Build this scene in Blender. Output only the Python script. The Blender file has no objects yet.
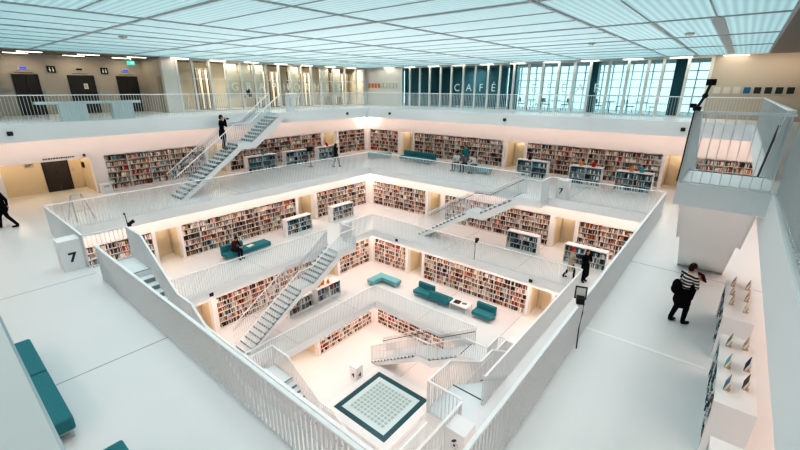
import bpy, bmesh, math, random
from mathutils import Vector, Matrix
from mathutils.bvhtree import BVHTree
random.seed(7)
SC = bpy.context.scene
COL = SC.collection
PI = math.pi

# ------------------------------------------------------------------ layout
H = 3.7
Z = {4: 0.0, 5: 3.7, 6: 7.4, 7: 11.1, 8: 15.21}        # floor heights of the five levels
A = {5: 4.46, 6: 6.86, 7: 9.26, 8: 11.66}              # half width of each opening
B = {4: 6.83, 5: 8.96, 6: 11.56, 7: 15.44, 8: 15.44}   # half width of the room behind each gallery
T = {5: .47, 6: .47, 7: .47, 8: .70}                   # slab thickness
CEIL = 18.35
RH = 1.15                                              # rail height
ROT = {'B': 0.0, 'W': PI/2, 'S': PI, 'E': -PI/2}       # everything on a side is built facing the back side, then turned
LEVEL = {8: 'top gallery', 7: 'upper gallery', 6: 'middle gallery', 5: 'lower gallery', 4: 'ground floor'}
SIDE = {'B': 'left-hand back', 'E': 'right-hand back', 'W': 'near left', 'S': 'near right'}

def rotp(side, s, d):
    c, n = round(math.cos(ROT[side])), round(math.sin(ROT[side]))
    return (c*s - n*d, n*s + c*d)

# ------------------------------------------------------------------ materials
MATS = {}
def mat(name, col, rough=.5, spec=.5, metal=0.0, noise=0.0, nscale=6.0, emit=None, estr=0.0, alpha=None, trans=0.0):
    m = bpy.data.materials.new(name); m.use_nodes = True
    nt = m.node_tree; b = nt.nodes['Principled BSDF']
    b.inputs['Base Color'].default_value = (*col, 1)
    b.inputs['Roughness'].default_value = rough
    b.inputs['Metallic'].default_value = metal
    b.inputs['Specular IOR Level'].default_value = spec
    if trans: b.inputs['Transmission Weight'].default_value = trans
    if emit:
        b.inputs['Emission Color'].default_value = (*emit, 1); b.inputs['Emission Strength'].default_value = estr
    if noise:
        tc = nt.nodes.new('ShaderNodeTexCoord'); n = nt.nodes.new('ShaderNodeTexNoise')
        n.inputs['Scale'].default_value = nscale; n.inputs['Detail'].default_value = 4
        mx = nt.nodes.new('ShaderNodeMix'); mx.data_type = 'RGBA'
        mx.inputs[6].default_value = (*[c*(1-noise) for c in col], 1)
        mx.inputs[7].default_value = (*[min(1, c*(1+noise*.6)) for c in col], 1)
        nt.links.new(tc.outputs['Object'], n.inputs['Vector']); nt.links.new(n.outputs['Fac'], mx.inputs[0])
        nt.links.new(mx.outputs[2], b.inputs['Base Color'])
    MATS[name] = m
    return m
mat('white_paint', (.80, .81, .81), .55, .3, noise=.02, nscale=1.2)
mat('wall_white', (.80, .78, .76), .6, .25, noise=.02, nscale=.8)
mat('rail_white', (.86, .88, .885), .4, .4, noise=.02)
mat('bar_shaded', (.68, .71, .72), .45, .4, noise=.02)  # rail white darkened for the upright bars, shade put into the colour
mat('fascia_white', (.80, .83, .84), .5, .3, noise=.02, nscale=.7)
mat('shelf_white', (.80, .78, .76), .5, .3, noise=.02)
mat('floor_epoxy', (.74, .76, .76), .28, .35, noise=.04, nscale=.5)
mat('floor_joint', (.34, .37, .38), .6)
mat('floor_strip', (.85, .86, .86), .5)
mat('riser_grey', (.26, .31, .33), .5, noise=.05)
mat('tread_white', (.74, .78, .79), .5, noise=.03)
mat('beige_wall', (.72, .62, .48), .6, noise=.04, nscale=1.5)
mat('top_wall', (.52, .46, .40), .6, noise=.03, nscale=1.0)
mat('lift_door', (.045, .036, .03), .35, .5, noise=.15, nscale=3)
mat('black', (.012, .012, .013), .45, .4, noise=.1)
mat('dark_metal', (.05, .055, .06), .4, .5, metal=.4)
mat('steel', (.55, .57, .58), .3, .5, metal=.8)
mat('mullion', (.74, .71, .67), .5, noise=.03)
mat('teal_fabric', (.055, .235, .27), .75, .2, noise=.12, nscale=14)
mat('pale_teal_fabric', (.20, .46, .50), .75, .2, noise=.10, nscale=14)
mat('navy_print', (.015, .035, .06), .5)
mat('warm_light', (1, .93, .82), emit=(1, .90, .76), estr=4.0)
mat('letter_white', (.85, .85, .82), .4)
mat('green_sign', (.02, .45, .36), .4, emit=(.05, .75, .6), estr=.8)
mat('blue_display', (.03, .06, .35), .3, emit=(.06, .12, .9), estr=.7)
mat('beam_grey', (.50, .54, .56), .5, noise=.04)
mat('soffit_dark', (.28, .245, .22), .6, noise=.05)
mat('dark_glass_frame', (.03, .11, .13), .2, .6, noise=.08, nscale=4)
mat('glass_panel', (.62, .74, .75), .15, .5, noise=.03)
mat('glass_square', (.42, .51, .50), .25, .5, noise=.06, nscale=3)
mat('skin', (.55, .30, .20), .5, .3, noise=.05, nscale=20)
mat('hair_dark', (.018, .012, .009), .6, .3, noise=.3, nscale=40)
mat('hair_brown', (.07, .03, .018), .6, .3, noise=.3, nscale=40)
mat('cloth_black', (.012, .012, .014), .85, .1, noise=.2, nscale=25)
mat('cloth_dark', (.035, .03, .035), .85, .1, noise=.2, nscale=25)
mat('cloth_grey', (.20, .22, .23), .85, .1, noise=.15, nscale=25)
mat('cloth_white', (.72, .73, .72), .85, .1, noise=.06, nscale=25)
mat('cloth_beige', (.50, .43, .36), .85, .1, noise=.1, nscale=25)
mat('cloth_maroon', (.10, .022, .02), .85, .1, noise=.15, nscale=25)
mat('cloth_red', (.60, .03, .03), .8, .1, noise=.1)
mat('cloth_teal', (.02, .30, .30), .85, .1, noise=.1)
mat('cloth_denim', (.05, .075, .12), .85, .1, noise=.15, nscale=25)
mat('eye_dark', (.01, .01, .01), .2)
mat('lips', (.40, .13, .11), .5)
mat('art_orange', (.75, .19, .05), .5, noise=.2, nscale=9)
mat('art_pale', (.66, .62, .56), .5, noise=.1, nscale=9)
mat('art_blue', (.03, .16, .30), .5, noise=.2, nscale=9)
mat('art_dark', (.035, .04, .04), .5, noise=.3, nscale=9)
mat('frame_grey', (.52, .49, .44), .5)
mat('banner_cream', (.80, .73, .61), .7, noise=.05, nscale=3)
mat('rack_brown', (.26, .20, .14), .6, noise=.35, nscale=5)
mat('corner_wall', (.70, .64, .59), .6, noise=.03)
mat('olive_door', (.38, .35, .25), .5)
mat('concrete_facade', (.80, .84, .85), .6, noise=.03)
mat('cafe_dark', (.15, .24, .26), .4, noise=.1)
mat('orange_cover', (.75, .25, .04), .5)
mat('teal_cover', (.03, .33, .38), .4)
mat('paper', (.80, .77, .70), .7)
mat('wood_stand', (.55, .42, .30), .5, noise=.1, nscale=8)

def glass_mat(name, tint):
    m = bpy.data.materials.new(name); m.use_nodes = True; nt = m.node_tree
    nt.nodes.clear()
    o = nt.nodes.new('ShaderNodeOutputMaterial'); t = nt.nodes.new('ShaderNodeBsdfTransparent'); g = nt.nodes.new('ShaderNodeBsdfGlossy')
    mx = nt.nodes.new('ShaderNodeMixShader'); lw = nt.nodes.new('ShaderNodeFresnel'); lw.inputs['IOR'].default_value = 1.14
    t.inputs['Color'].default_value = (*tint, 1); g.inputs['Roughness'].default_value = .02
    nt.links.new(lw.outputs[0], mx.inputs[0]); nt.links.new(t.outputs[0], mx.inputs[1]); nt.links.new(g.outputs[0], mx.inputs[2])
    nt.links.new(mx.outputs[0], o.inputs['Surface']); MATS[name] = m
glass_mat('thin_glass', (.95, .965, .965)); glass_mat('cyan_glass', (.72, .88, .90))

def ceiling_mat():
    """glowing louvred daylight panels: fine slats as stripes, cyan tinted"""
    for name, axis in (('skylight_x', 1), ('skylight_y', 0)):
        m = bpy.data.materials.new(name); m.use_nodes = True; nt = m.node_tree
        b = nt.nodes['Principled BSDF']
        tc = nt.nodes.new('ShaderNodeTexCoord'); sp = nt.nodes.new('ShaderNodeSeparateXYZ')
        mul = nt.nodes.new('ShaderNodeMath'); mul.operation = 'MULTIPLY'; mul.inputs[1].default_value = 2*PI/.17
        sn = nt.nodes.new('ShaderNodeMath'); sn.operation = 'SINE'
        mr = nt.nodes.new('ShaderNodeMapRange'); mr.inputs[1].default_value = -1; mr.inputs[2].default_value = 1
        mr.inputs[3].default_value = .78; mr.inputs[4].default_value = 1.08
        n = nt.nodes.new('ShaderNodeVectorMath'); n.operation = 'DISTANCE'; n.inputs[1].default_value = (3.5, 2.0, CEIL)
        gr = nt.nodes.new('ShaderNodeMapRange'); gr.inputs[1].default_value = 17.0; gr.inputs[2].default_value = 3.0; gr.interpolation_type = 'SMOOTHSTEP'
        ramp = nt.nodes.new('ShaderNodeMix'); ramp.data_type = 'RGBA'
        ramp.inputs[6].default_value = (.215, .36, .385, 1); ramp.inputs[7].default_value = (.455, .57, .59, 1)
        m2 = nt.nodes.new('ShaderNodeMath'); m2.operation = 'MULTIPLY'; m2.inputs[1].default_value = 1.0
        L = nt.links.new
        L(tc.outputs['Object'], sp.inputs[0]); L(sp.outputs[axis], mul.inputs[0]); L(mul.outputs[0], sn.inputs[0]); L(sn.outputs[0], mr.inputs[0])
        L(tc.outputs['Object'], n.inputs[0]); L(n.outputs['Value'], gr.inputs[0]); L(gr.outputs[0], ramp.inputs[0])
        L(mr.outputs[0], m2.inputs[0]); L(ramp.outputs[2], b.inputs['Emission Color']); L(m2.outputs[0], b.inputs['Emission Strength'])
        b.inputs['Base Color'].default_value = (.12, .16, .17, 1); b.inputs['Roughness'].default_value = .5
        MATS[name] = m
ceiling_mat()

def stripe_mat():
    m = bpy.data.materials.new('striped_jersey'); m.use_nodes = True; nt = m.node_tree; b = nt.nodes['Principled BSDF']
    tc = nt.nodes.new('ShaderNodeTexCoord'); sp = nt.nodes.new('ShaderNodeSeparateXYZ')
    mul = nt.nodes.new('ShaderNodeMath'); mul.operation = 'MULTIPLY'; mul.inputs[1].default_value = 2*PI/.085
    sn = nt.nodes.new('ShaderNodeMath'); sn.operation = 'SINE'
    gt = nt.nodes.new('ShaderNodeMath'); gt.operation = 'GREATER_THAN'; gt.inputs[1].default_value = .15
    mx = nt.nodes.new('ShaderNodeMix'); mx.data_type = 'RGBA'
    mx.inputs[6].default_value = (.015, .018, .03, 1); mx.inputs[7].default_value = (.72, .70, .66, 1)
    L = nt.links.new
    L(tc.outputs['Object'], sp.inputs[0]); L(sp.outputs[2], mul.inputs[0]); L(mul.outputs[0], sn.inputs[0]); L(sn.outputs[0], gt.inputs[0])
    L(gt.outputs[0], mx.inputs[0]); L(mx.outputs[2], b.inputs['Base Color']); b.inputs['Roughness'].default_value = .85
    MATS['striped_jersey'] = m
stripe_mat()

def book_mat():
    m = bpy.data.materials.new('book_covers'); m.use_nodes = True; nt = m.node_tree; b = nt.nodes['Principled BSDF']
    a = nt.nodes.new('ShaderNodeAttribute'); a.attribute_name = 'cover'
    nt.links.new(a.outputs['Color'], b.inputs['Base Color']); b.inputs['Roughness'].default_value = .55
    MATS['book_covers'] = m
book_mat()

# ------------------------------------------------------------------ mesh collector
class MB:
    def __init__(s): s.v = []; s.f = []; s.m = []; s.c = []
    def quadbox(s, p, mi=0, col=None):
        b = len(s.v); s.v += [tuple(q) for q in p]
        for f in ((0,3,2,1),(4,5,6,7),(0,1,5,4),(1,2,6,5),(2,3,7,6),(3,0,4,7)):
            s.f.append(tuple(b+i for i in f)); s.m.append(mi); s.c.append(col)
        return s
    def box(s, x0, x1, y0, y1, z0, z1, mi=0, col=None):
        return s.quadbox([(x0,y0,z0),(x1,y0,z0),(x1,y1,z0),(x0,y1,z0),(x0,y0,z1),(x1,y0,z1),(x1,y1,z1),(x0,y1,z1)], mi, col)
    def prism_y(s, prof, y0, y1, mi=0):
        """profile of (x,z) points, counter-clockwise seen from -y, swept along y"""
        n = len(prof); b = len(s.v)
        s.v += [(x, y0, z) for x, z in prof] + [(x, y1, z) for x, z in prof]
        s.f.append(tuple(b+i for i in range(n))); s.m.append(mi); s.c.append(None)
        s.f.append(tuple(b+n+i for i in reversed(range(n)))); s.m.append(mi); s.c.append(None)
        for i in range(n):
            j = (i+1) % n
            s.f.append((b+i, b+n+i, b+n+j, b+j)); s.m.append(mi); s.c.append(None)
        return s
    def tube(s, pts, r, n=8, mi=0, cap=True):
        pts = [Vector(p) for p in pts]; rs = r if isinstance(r, (list, tuple)) else [r]*len(pts)
        b = len(s.v); up = Vector((0, 0, 1))
        for i, p in enumerate(pts):
            t = (pts[min(i+1, len(pts)-1)] - pts[max(i-1, 0)]).normalized()
            a = t.cross(up)
            if a.length < 1e-4: a = t.cross(Vector((1, 0, 0)))
            a.normalize(); c = a.cross(t)
            for k in range(n):
                w = 2*PI*k/n; s.v.append(tuple(p + (a*math.cos(w) + c*math.sin(w))*rs[i]))
        for i in range(len(pts)-1):
            for k in range(n):
                q = (k+1) % n
                s.f.append((b+i*n+k, b+i*n+q, b+(i+1)*n+q, b+(i+1)*n+k)); s.m.append(mi); s.c.append(None)
        if cap:
            s.f.append(tuple(b+k for k in reversed(range(n)))); s.m.append(mi); s.c.append(None)
            s.f.append(tuple(b+(len(pts)-1)*n+k for k in range(n))); s.m.append(mi); s.c.append(None)
        return s
    def ball(s, c, rx, ry=None, rz=None, mi=0, nu=12, nv=8, rot=None):
        ry = rx if ry is None else ry; rz = rx if rz is None else rz
        b = len(s.v)
        def P(x, y, z):
            v = Vector((x*rx, y*ry, z*rz))
            if rot: v = rot @ v
            return tuple(v + Vector(c))
        s.v.append(P(0, 0, -1))
        for j in range(1, nv):
            t = -PI/2 + PI*j/nv
            for i in range(nu):
                w = 2*PI*i/nu; s.v.append(P(math.cos(t)*math.cos(w), math.cos(t)*math.sin(w), math.sin(t)))
        s.v.append(P(0, 0, 1)); top = len(s.v)-1
        for i in range(nu):
            q = (i+1) % nu
            s.f.append((b, b+1+q, b+1+i)); s.m.append(mi); s.c.append(None)
            s.f.append((top, b+1+(nv-2)*nu+i, b+1+(nv-2)*nu+q)); s.m.append(mi); s.c.append(None)
        for j in range(nv-2):
            for i in range(nu):
                q = (i+1) % nu
                s.f.append((b+1+j*nu+i, b+1+j*nu+q, b+1+(j+1)*nu+q, b+1+(j+1)*nu+i)); s.m.append(mi); s.c.append(None)
        return s
    def limb(s, p, q, r0, r1, mi=0, n=10):
        p, q = Vector(p), Vector(q); d = q-p
        k = 5; pts = [p + d*(i/k) for i in range(k+1)]; rs = [r0 + (r1-r0)*i/k for i in range(k+1)]
        s.tube(pts, rs, n, mi); s.ball(p, r0, mi=mi, nu=10, nv=6); s.ball(q, r1, mi=mi, nu=10, nv=6)
        return s
    def mesh(s, name, mats):
        me = bpy.data.meshes.new(name); me.from_pydata(s.v, [], s.f)
        for m in mats: me.materials.append(MATS[m])
        if len(mats) > 1: me.polygons.foreach_set('material_index', s.m)
        if any(c is not None for c in s.c):
            at = me.color_attributes.new('cover', 'FLOAT_COLOR', 'CORNER'); arr = []
            for p, c in zip(me.polygons, s.c):
                arr += [*(c or (.8, .8, .8)), 1.0]*len(p.vertices)
            at.data.foreach_set('color', arr)
        me.update()
        return me
    def build(s, name, mats, parent=None, smooth=False, bevel=0, seg=2):
        mats = [mats] if isinstance(mats, str) else mats
        me = s.mesh(name, mats)
        o = bpy.data.objects.new(name, me); COL.objects.link(o)
        if parent is not None: o.parent = parent
        if smooth: me.polygons.foreach_set('use_smooth', [True]*len(me.polygons))
        if bevel:
            b = o.modifiers.new('edge', 'BEVEL'); b.width = bevel; b.segments = seg; b.limit_method = 'ANGLE'
        return o

def tag(o, label, cat, group=None, kind=None):
    o['label'] = label; o['category'] = cat
    if group: o['group'] = group
    if kind: o['kind'] = kind
    return o
def empty(name, loc=(0, 0, 0), rz=0.0):
    o = bpy.data.objects.new(name, None); COL.objects.link(o); o.empty_display_size = .2
    o.location = loc; o.rotation_euler = (0, 0, rz); return o
def thing(name, label, cat, loc=(0, 0, 0), rz=0.0, group=None):
    return tag(empty(name, loc, rz), label, cat, group)
def struct(o, label=None):
    o['kind'] = 'structure'
    if label: o['label'] = label
    return o
def sided(name, side, s, d, z, label, cat, group=None):
    x, y = rotp(side, s, d)
    return thing(name, label, cat, (x, y, z), ROT[side], group)
def text_mesh(txt, size, name, m, parent=None, loc=(0, 0, 0), rot=(0, 0, 0), depth=.006, bold=.0):
    cu = bpy.data.curves.new('glyph', 'FONT'); cu.body = txt; cu.size = size; cu.extrude = depth; cu.align_x = 'CENTER'; cu.align_y = 'CENTER'
    cu.offset = bold
    t = bpy.data.objects.new('glyph', cu); COL.objects.link(t)
    dg = bpy.context.evaluated_depsgraph_get()
    me = bpy.data.meshes.new_from_object(t.evaluated_get(dg)); me.name = name
    bpy.data.objects.remove(t); bpy.data.curves.remove(cu)
    me.materials.clear(); me.materials.append(MATS[m])
    o = bpy.data.objects.new(name, me); COL.objects.link(o); o.parent = parent
    o.location = loc; o.rotation_euler = rot
    return o

# ------------------------------------------------------------------ setting: slabs, floors
OUT = 22.0
W8, S8 = -12.0, -11.77           # near edges of the topmost opening
def ring(name, k, x0, x1, y0, y1, X0, X1, Y0, Y1, z1, t, m):
    mb = MB()
    mb.box(X0, X1, y1, Y1, z1-t, z1); mb.box(X0, X1, Y0, y0, z1-t, z1)
    mb.box(X0, x0, y0, y1, z1-t, z1); mb.box(x1, X1, y0, y1, z1-t, z1)
    return struct(mb.build(name, m))
RO = {5: B[4]+2.0, 6: B[5]+2.2, 7: B[6]+3.2, 8: OUT}
for k in (5, 6, 7):
    a = A[k]; ro = max(RO[k], B[k]+4.0)
    ring('floor', k, -a, a, -a, a, -ro, ro, -ro, ro, Z[k], T[k], 'floor_epoxy')
ring('floor', 8, W8, A[8], S8, A[8], -OUT, OUT, -OUT, OUT, Z[8], T[8], 'floor_epoxy')
struct(MB().box(-12, 12, -12, 12, -.4, 0).build('floor', 'floor_epoxy'))

# the white faces of the slabs around each opening, with small black spots
def fascia(k):
    a = A[k]; z1, z0 = Z[k], Z[k]-T[k]; e = .02
    x0, y0 = (W8, S8) if k == 8 else (-a, -a)
    mb = MB()
    mb.box(x0, a, a-e, a+.002, z0, z1+.004); mb.box(x0, a, y0-.002, y0+e, z0, z1+.004)
    mb.box(x0-.002, x0+e, y0+e, a-e, z0, z1+.004); mb.box(a-e, a+.002, y0+e, a-e, z0, z1+.004)
    struct(mb.build('trim_1', 'fascia_white'))
for k in (5, 6, 7, 8): fascia(k)
# floor joints
jt = MB()
for x0, x1, y0, y1 in ((-15.4, -9.3, -1.84, -1.815), (-15.4, -9.3, 3.55, 3.57), (2.66, 2.68, -15.4, -9.3), (9.3, 15.4, 1.2, 1.22), (-1, -.98, 9.3, 15.4), (5.1, 5.12, 9.3, 15.4), (9.3, 15.4, -5, -4.98)):
    jt.box(x0, x1, y0, y1, Z[7]-.01, Z[7]+.003)
for a, b, z in ((6.9, 11.5, Z[6]), (4.5, 8.9, Z[5])):
    for q in (-1.5, 3.0): jt.box(q, q+.02, a, b, z-.01, z+.003); jt.box(a, b, q-2, q-1.98, z-.01, z+.003)
jt.box(-1.0, -.98, 2.2, 6.8, -.01, .003); jt.box(2.4, 6.8, 1.5, 1.52, -.01, .003)
struct(jt.build('trim_2', 'floor_joint'))
struct(MB().box(-2.58, -2.5, -11.7, -9.3, Z[7]-.01, Z[7]+.004).build('trim_3', 'floor_strip'))

# ------------------------------------------------------------------ walls with bookcases and doorways
RUNS = {  # (level, side): bookcase runs (s0, s1) and doorway recesses (s0, s1), in the side's own axis
    (7, 'B'): ([(-5.45, .15), (1.75, 9.95), (11.85, 15.1)], [(.3, 1.6), (10.15, 11.6)]),
    (7, 'E'): ([(-15.1, -11.7), (-9.9, -1.7), (.1, 8.25), (9.65, 13.6)], [(-11.4, -10.05), (-1.5, -.1), (8.4, 9.45)]),
    (6, 'B'): ([(-9.3, -5.1), (-3.6, 4.1), (5.95, 11.15)], [(-4.95, -3.72), (4.3, 5.7)]),
    (6, 'E'): ([(-11.15, -5.75), (-4.05, 3.6), (5.25, 9.4)], [(-5.55, -4.4), (3.85, 5.05)]),
    (5, 'B'): ([(-3.5, 3.6), (5.6, 8.7)], [(-5.4, -3.75), (3.95, 5.4)]),
    (5, 'E'): ([(-8.7, -5.55), (-3.95, 3.65), (5.2, 8.0)], [(-5.4, -4.1), (3.8, 5.05)]),
    (4, 'B'): ([(1.7, 6.6)], [(-1.9, 1.55)]),
    (4, 'E'): ([(-6.5, -.6)], [(.0, 1.4)]),
}
SH = 2.03
SHELF_D = .30
LOBBY = (-9.65, -6.05)          # lift lobby on the upper gallery, left-hand back side
def wall(k, side):
    b = B[k]; h = (Z[k+1]-T[k+1]) - Z[k]
    runs, doors = RUNS.get((k, side), ([], []))
    doors = list(doors)
    if k == 7 and side == 'B': doors.append(LOBBY)
    mb = MB()
    L = b+.0
    spans = sorted([(s0, s1, 'r') for s0, s1 in runs] + [(s0, s1, 'd') for s0, s1 in doors])
    cur = -L
    for s0, s1, t in spans:
        if s0 > cur: mb.box(cur, s0, b, b+.4, 0, h)
        hd = SH if t == 'r' else (2.0 if (s0, s1) != LOBBY else 1.97)
        if t == 'r': mb.box(s0, s1, b, b+.4, hd, h); mb.box(s0, s1, b+.33, b+.4, 0, hd)
        else: mb.box(s0, s1, b, b+.4, hd, h)
        cur = s1
    if cur < L: mb.box(cur, L, b, b+.4, 0, h)
    o = struct(mb.build({'B': 'wall_back', 'E': 'wall_right', 'W': 'wall_left', 'S': 'wall_front'}[side], 'wall_white'))
    o.location = (0, 0, Z[k]); o.rotation_euler = (0, 0, ROT[side])
    for s0, s1 in doors:
        if (s0, s1) == LOBBY: continue
        n = MB(); d1 = b+1.5
        n.box(s0-.1, s1+.1, d1, d1+.1, 0, 2.3); n.box(s0-.1, s0, b+.4, d1, 0, 2.3); n.box(s1, s1+.1, b+.4, d1, 0, 2.3); n.box(s0-.1, s1+.1, b+.4, d1+.1, 2.2, 2.3)
        r = struct(n.build('wall_recess', 'beige_wall')); r.location = (0, 0, Z[k]); r.rotation_euler = (0, 0, ROT[side])
        # flush door with handle at the back of the recess
        x, y = rotp(side, (s0+s1)/2, d1)
        dr = empty('door_1', (x, y, Z[k]), ROT[side]); dr['kind'] = 'structure'
        wd = (s1-s0)*.72/2
        MB().box(-wd, wd, -.04, 0, 0, 2.05).build('door_leaf', 'beige_wall', dr)
        MB().box(-wd-.05, -wd, -.06, 0, 0, 2.1).box(wd, wd+.05, -.06, 0, 0, 2.1).box(-wd-.05, wd+.05, -.06, 0, 2.05, 2.1).build('door_frame', 'mullion', dr)
        MB().tube([(wd-.12, -.04, 1.05), (wd-.12, -.09, 1.05), (wd-.24, -.09, 1.05)], .012).build('door_handle', 'steel', dr)
for k in (7, 6, 5, 4):
    for side in 'BEWS': wall(k, side)

# ---- lift lobby on the upper gallery
def lobby():
    b = B[7]; z = Z[7]; s0, s1 = LOBBY; d1 = 17.75
    n = MB()
    n.box(s0-3.2, s1+.1, d1, d1+.1, 0, 2.6); n.box(s1, s1+.1, b+.4, d1, 0, 2.6); n.box(s0-3.3, s0-3.2, b+.4, d1, 0, 2.6); n.box(s0-3.3, s1+.1, b+.4, d1+.1, 2.5, 2.6)
    r = struct(n.build('wall_recess', 'beige_wall')); r.location = (0, 0, z)
lobby()
def lift(x, y, z, w, h, label, face=-1):
    t = empty('door_2', (x, y, z)); t['kind'] = 'structure'; t['label'] = label
    for q in (-1, 1):
        MB().box(min(0, q*w/2)+.006, max(0, q*w/2)-.006, -.05, 0, 0, h).build('door_leaf', 'lift_door', t)
    MB().box(-w/2-.06, -w/2, -.08, 0, 0, h+.06).box(w/2, w/2+.06, -.08, 0, 0, h+.06).box(-w/2-.06, w/2+.06, -.08, 0, h, h+.06).build('door_frame', 'dark_metal', t)
    MB().box(w/2+.2, w/2+.28, -.03, 0, 1.0, 1.2).build('call_button', 'steel', t)
    return t
lift(-7.2, 17.75, Z[7], 1.02, 1.9, 'dark two-leaf lift door in the beige lobby of the upper gallery')
sg = thing('wall_sign', 'small pale information sign in beige lobby of upper gallery', 'sign', (-8.3, 17.72, Z[7]+1.45))
MB().box(-.2, .2, -.02, 0, 0, .4).build('panel', 'frame_grey', sg)
mb = MB()
for i in range(6): mb.box(-.15, .05+.1*((i*7) % 3)/2, -.024, -.02, .05+i*.055, .075+i*.055)
mb.build('print', 'dark_metal', sg)
MB().box(-1.9, -.02, -.015, 0, 0, 1.95).box(.02, 1.2, -.015, 0, 0, 1.95)
pw = thing('wall_cabinet', 'dark wall telephone box on right side wall of the lift lobby', 'box', (-6.07, 17.0, Z[7]+1.25))
MB().box(-.08, 0, -.1, .1, 0, .3).build('case', 'dark_metal', pw); MB().box(-.1, -.08, -.06, .06, .05, .25).build('screen', 'black', pw)
hs = thing('header_sign', 'thin line of dark lettering above lift lobby opening', 'sign', (-7.25, 15.43, Z[7]+2.08))
mb = MB(); x = -.75
for i in range(13):
    w = random.uniform(.05, .12); mb.box(x, x+w, -.012, 0, .0, .06); x += w+.03
mb.box(.9, 1.02, -.012, 0, -.02, .12)
mb.build('lettering', 'dark_metal', hs)

# ------------------------------------------------------------------ bookcases and books
BOOKS = []    # (side, base point s,d,z, width, height, depth, colour name, place text, lean)
PAL = {'cream': (.74, .66, .54), 'white': (.80, .78, .74), 'tan': (.46, .32, .20), 'brown': (.13, .065, .04), 'black': (.022, .02, .02),
       'grey': (.27, .26, .26), 'red': (.50, .05, .035), 'orange': (.68, .24, .05), 'teal': (.05, .24, .28), 'blue': (.04, .10, .22)}
WARM = [('cream', 22), ('white', 17), ('tan', 14), ('brown', 16), ('black', 16), ('grey', 6), ('red', 6), ('orange', 4), ('teal', 2), ('blue', 2)]
COOL = [('white', 26), ('teal', 20), ('black', 20), ('grey', 14), ('cream', 6), ('blue', 10), ('red', 3), ('orange', 1)]
def pick(pal):
    r = random.uniform(0, sum(w for _, w in pal))
    for n, w in pal:
        r -= w
        if r <= 0: return n
    return pal[0][0]
ORD = ['lowest', 'second', 'third', 'fourth', 'fifth', 'top']
def fill(side, s, d, z, x0, x1, rowh, place, pal, depth=.19, fillp=.86, front=.05):
    x = x0+.01
    while x < x1-.03:
        run = random.uniform(.15, .75); e = min(x1-.01, x+run)
        base = pick(pal)
        hh = random.uniform(.62, .82)*rowh
        while x < e-.02:
            w = random.uniform(.022, .052); w = min(w, e-x)
            h = min(hh*random.uniform(.86, 1.08), rowh*.9)
            c = base if random.random() < .35 else pick(pal)
            BOOKS.append((side, s, d, z, x, w, h, random.uniform(.85, 1)*depth, front+random.uniform(0, .03), c, place))
            x += w+.001
        x += random.uniform(.01, .10) if random.random() < fillp else random.uniform(.12, .35)
def bookcase(k, side, s0, s1, label, place):
    d = B[k]; t = sided('bookcase', side, s0, d, Z[k], label, 'bookcase', 'built-in wall bookcases')
    L = s1-s0; n = 6; base = .10; rowh = (SH-base-.02)/n
    MB().box(0, L, .27, .30, 0, SH-.01).build('back_panel', 'shelf_white', t)
    MB().box(0, L, .02, .26, 0, base).build('plinth', 'shelf_white', t)
    MB().box(0, L, .0, .27, SH-.03, SH-.005).build('top_board', 'shelf_white', t)
    nb = max(1, round(L/1.02)); bay = L/nb
    for i in range(nb+1):
        x = min(max(i*bay, .015), L-.015)
        MB().box(x-.014, x+.014, 0, .27, base, SH-.03).build('upright', 'shelf_white', t)
    for r in range(n):
        z = base+r*rowh
        MB().box(.03, L-.03, .004, .265, z-.018, z+.002).build('shelf', 'shelf_white', t)
        for i in range(nb):
            fill(side, s0, d, Z[k]+z+.006, i*bay+.022, (i+1)*bay-.022, rowh-.024, (i/nb, ORD[r]+' shelf, '+place), WARM)
    return t
PL = {}
def run_place(k, side, i, n):
    w = 'left' if side == 'B' else 'right'
    if n == 1: return f'{w}-wall bookcase, {LEVEL[k]}'
    return f"{['first', 'second', 'third', 'fourth'][i]} {w}-wall bookcase from {'left end' if side == 'B' else 'back corner'}, {LEVEL[k]}"
for (k, side), (runs, doors) in RUNS.items():
    for i, (s0, s1) in enumerate(runs):
        p = run_place(k, side, i, len(runs))
        bookcase(k, side, s0, s1, 'white built-in '+p, p)

def low_shelf(k, side, s0, s1, d0, h, rows, label, place, depth=.5, flush=False, pal=COOL, both=False, cat_group='free-standing low bookcases', fillp=.86):
    t = sided('low_bookcase', side, s0, d0, Z[k], label, 'bookcase', cat_group)
    L = s1-s0; base = .12; rowh = (h-base-.06)/rows
    MB().box(-.03, 0, -.01, depth, 0, h).build('end_panel', 'white_paint', t); MB().box(L, L+.03, -.01, depth, 0, h).build('end_panel', 'white_paint', t)
    MB().box(0, L, -.01, depth, h-.05, h+.001).build('top_board', 'white_paint', t)
    MB().box(0, L, depth-.03 if not both else depth/2-.015, depth if not both else depth/2+.015, 0, h-.05).build('back_panel', 'white_paint', t)
    MB().box(0, L, .03, depth-.04, 0, base).build('plinth', 'white_paint', t)
    nb = 2
    MB().box(L/2-.014, L/2+.014, .03 if flush else 0, depth-.03, base, h-.05).build('upright', 'white_paint', t)
    for r in range(rows):
        z = base+r*rowh
        if r: MB().box(0, L, .012 if flush else .004, depth-.03, z-.02, z).build('shelf', 'white_paint', t)
        for i in range(nb):
            fill(side, s0, d0, Z[k]+z+.006, i*L/2+.03, (i+1)*L/2-.03, rowh-.03, (i/2, (['lowest', 'second', 'third', 'top'] if rows == 4 else ['lowest', 'middle', 'top'])[r if rows > 2 else 2*r]+' shelf, '+place), pal, fillp=fillp, front=-.012 if flush else .05)
    return t
nth = ['first', 'second', 'third']
for i, (a, b) in enumerate(((2.0, 4.2), (5.0, 7.0), (8.0, 9.9))):
    p = f'{nth[i]} left-side low bookcase, upper gallery'
    low_shelf(7, 'B', a, b, 13.5, 1.2, 3, 'white '+p, p)
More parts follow.
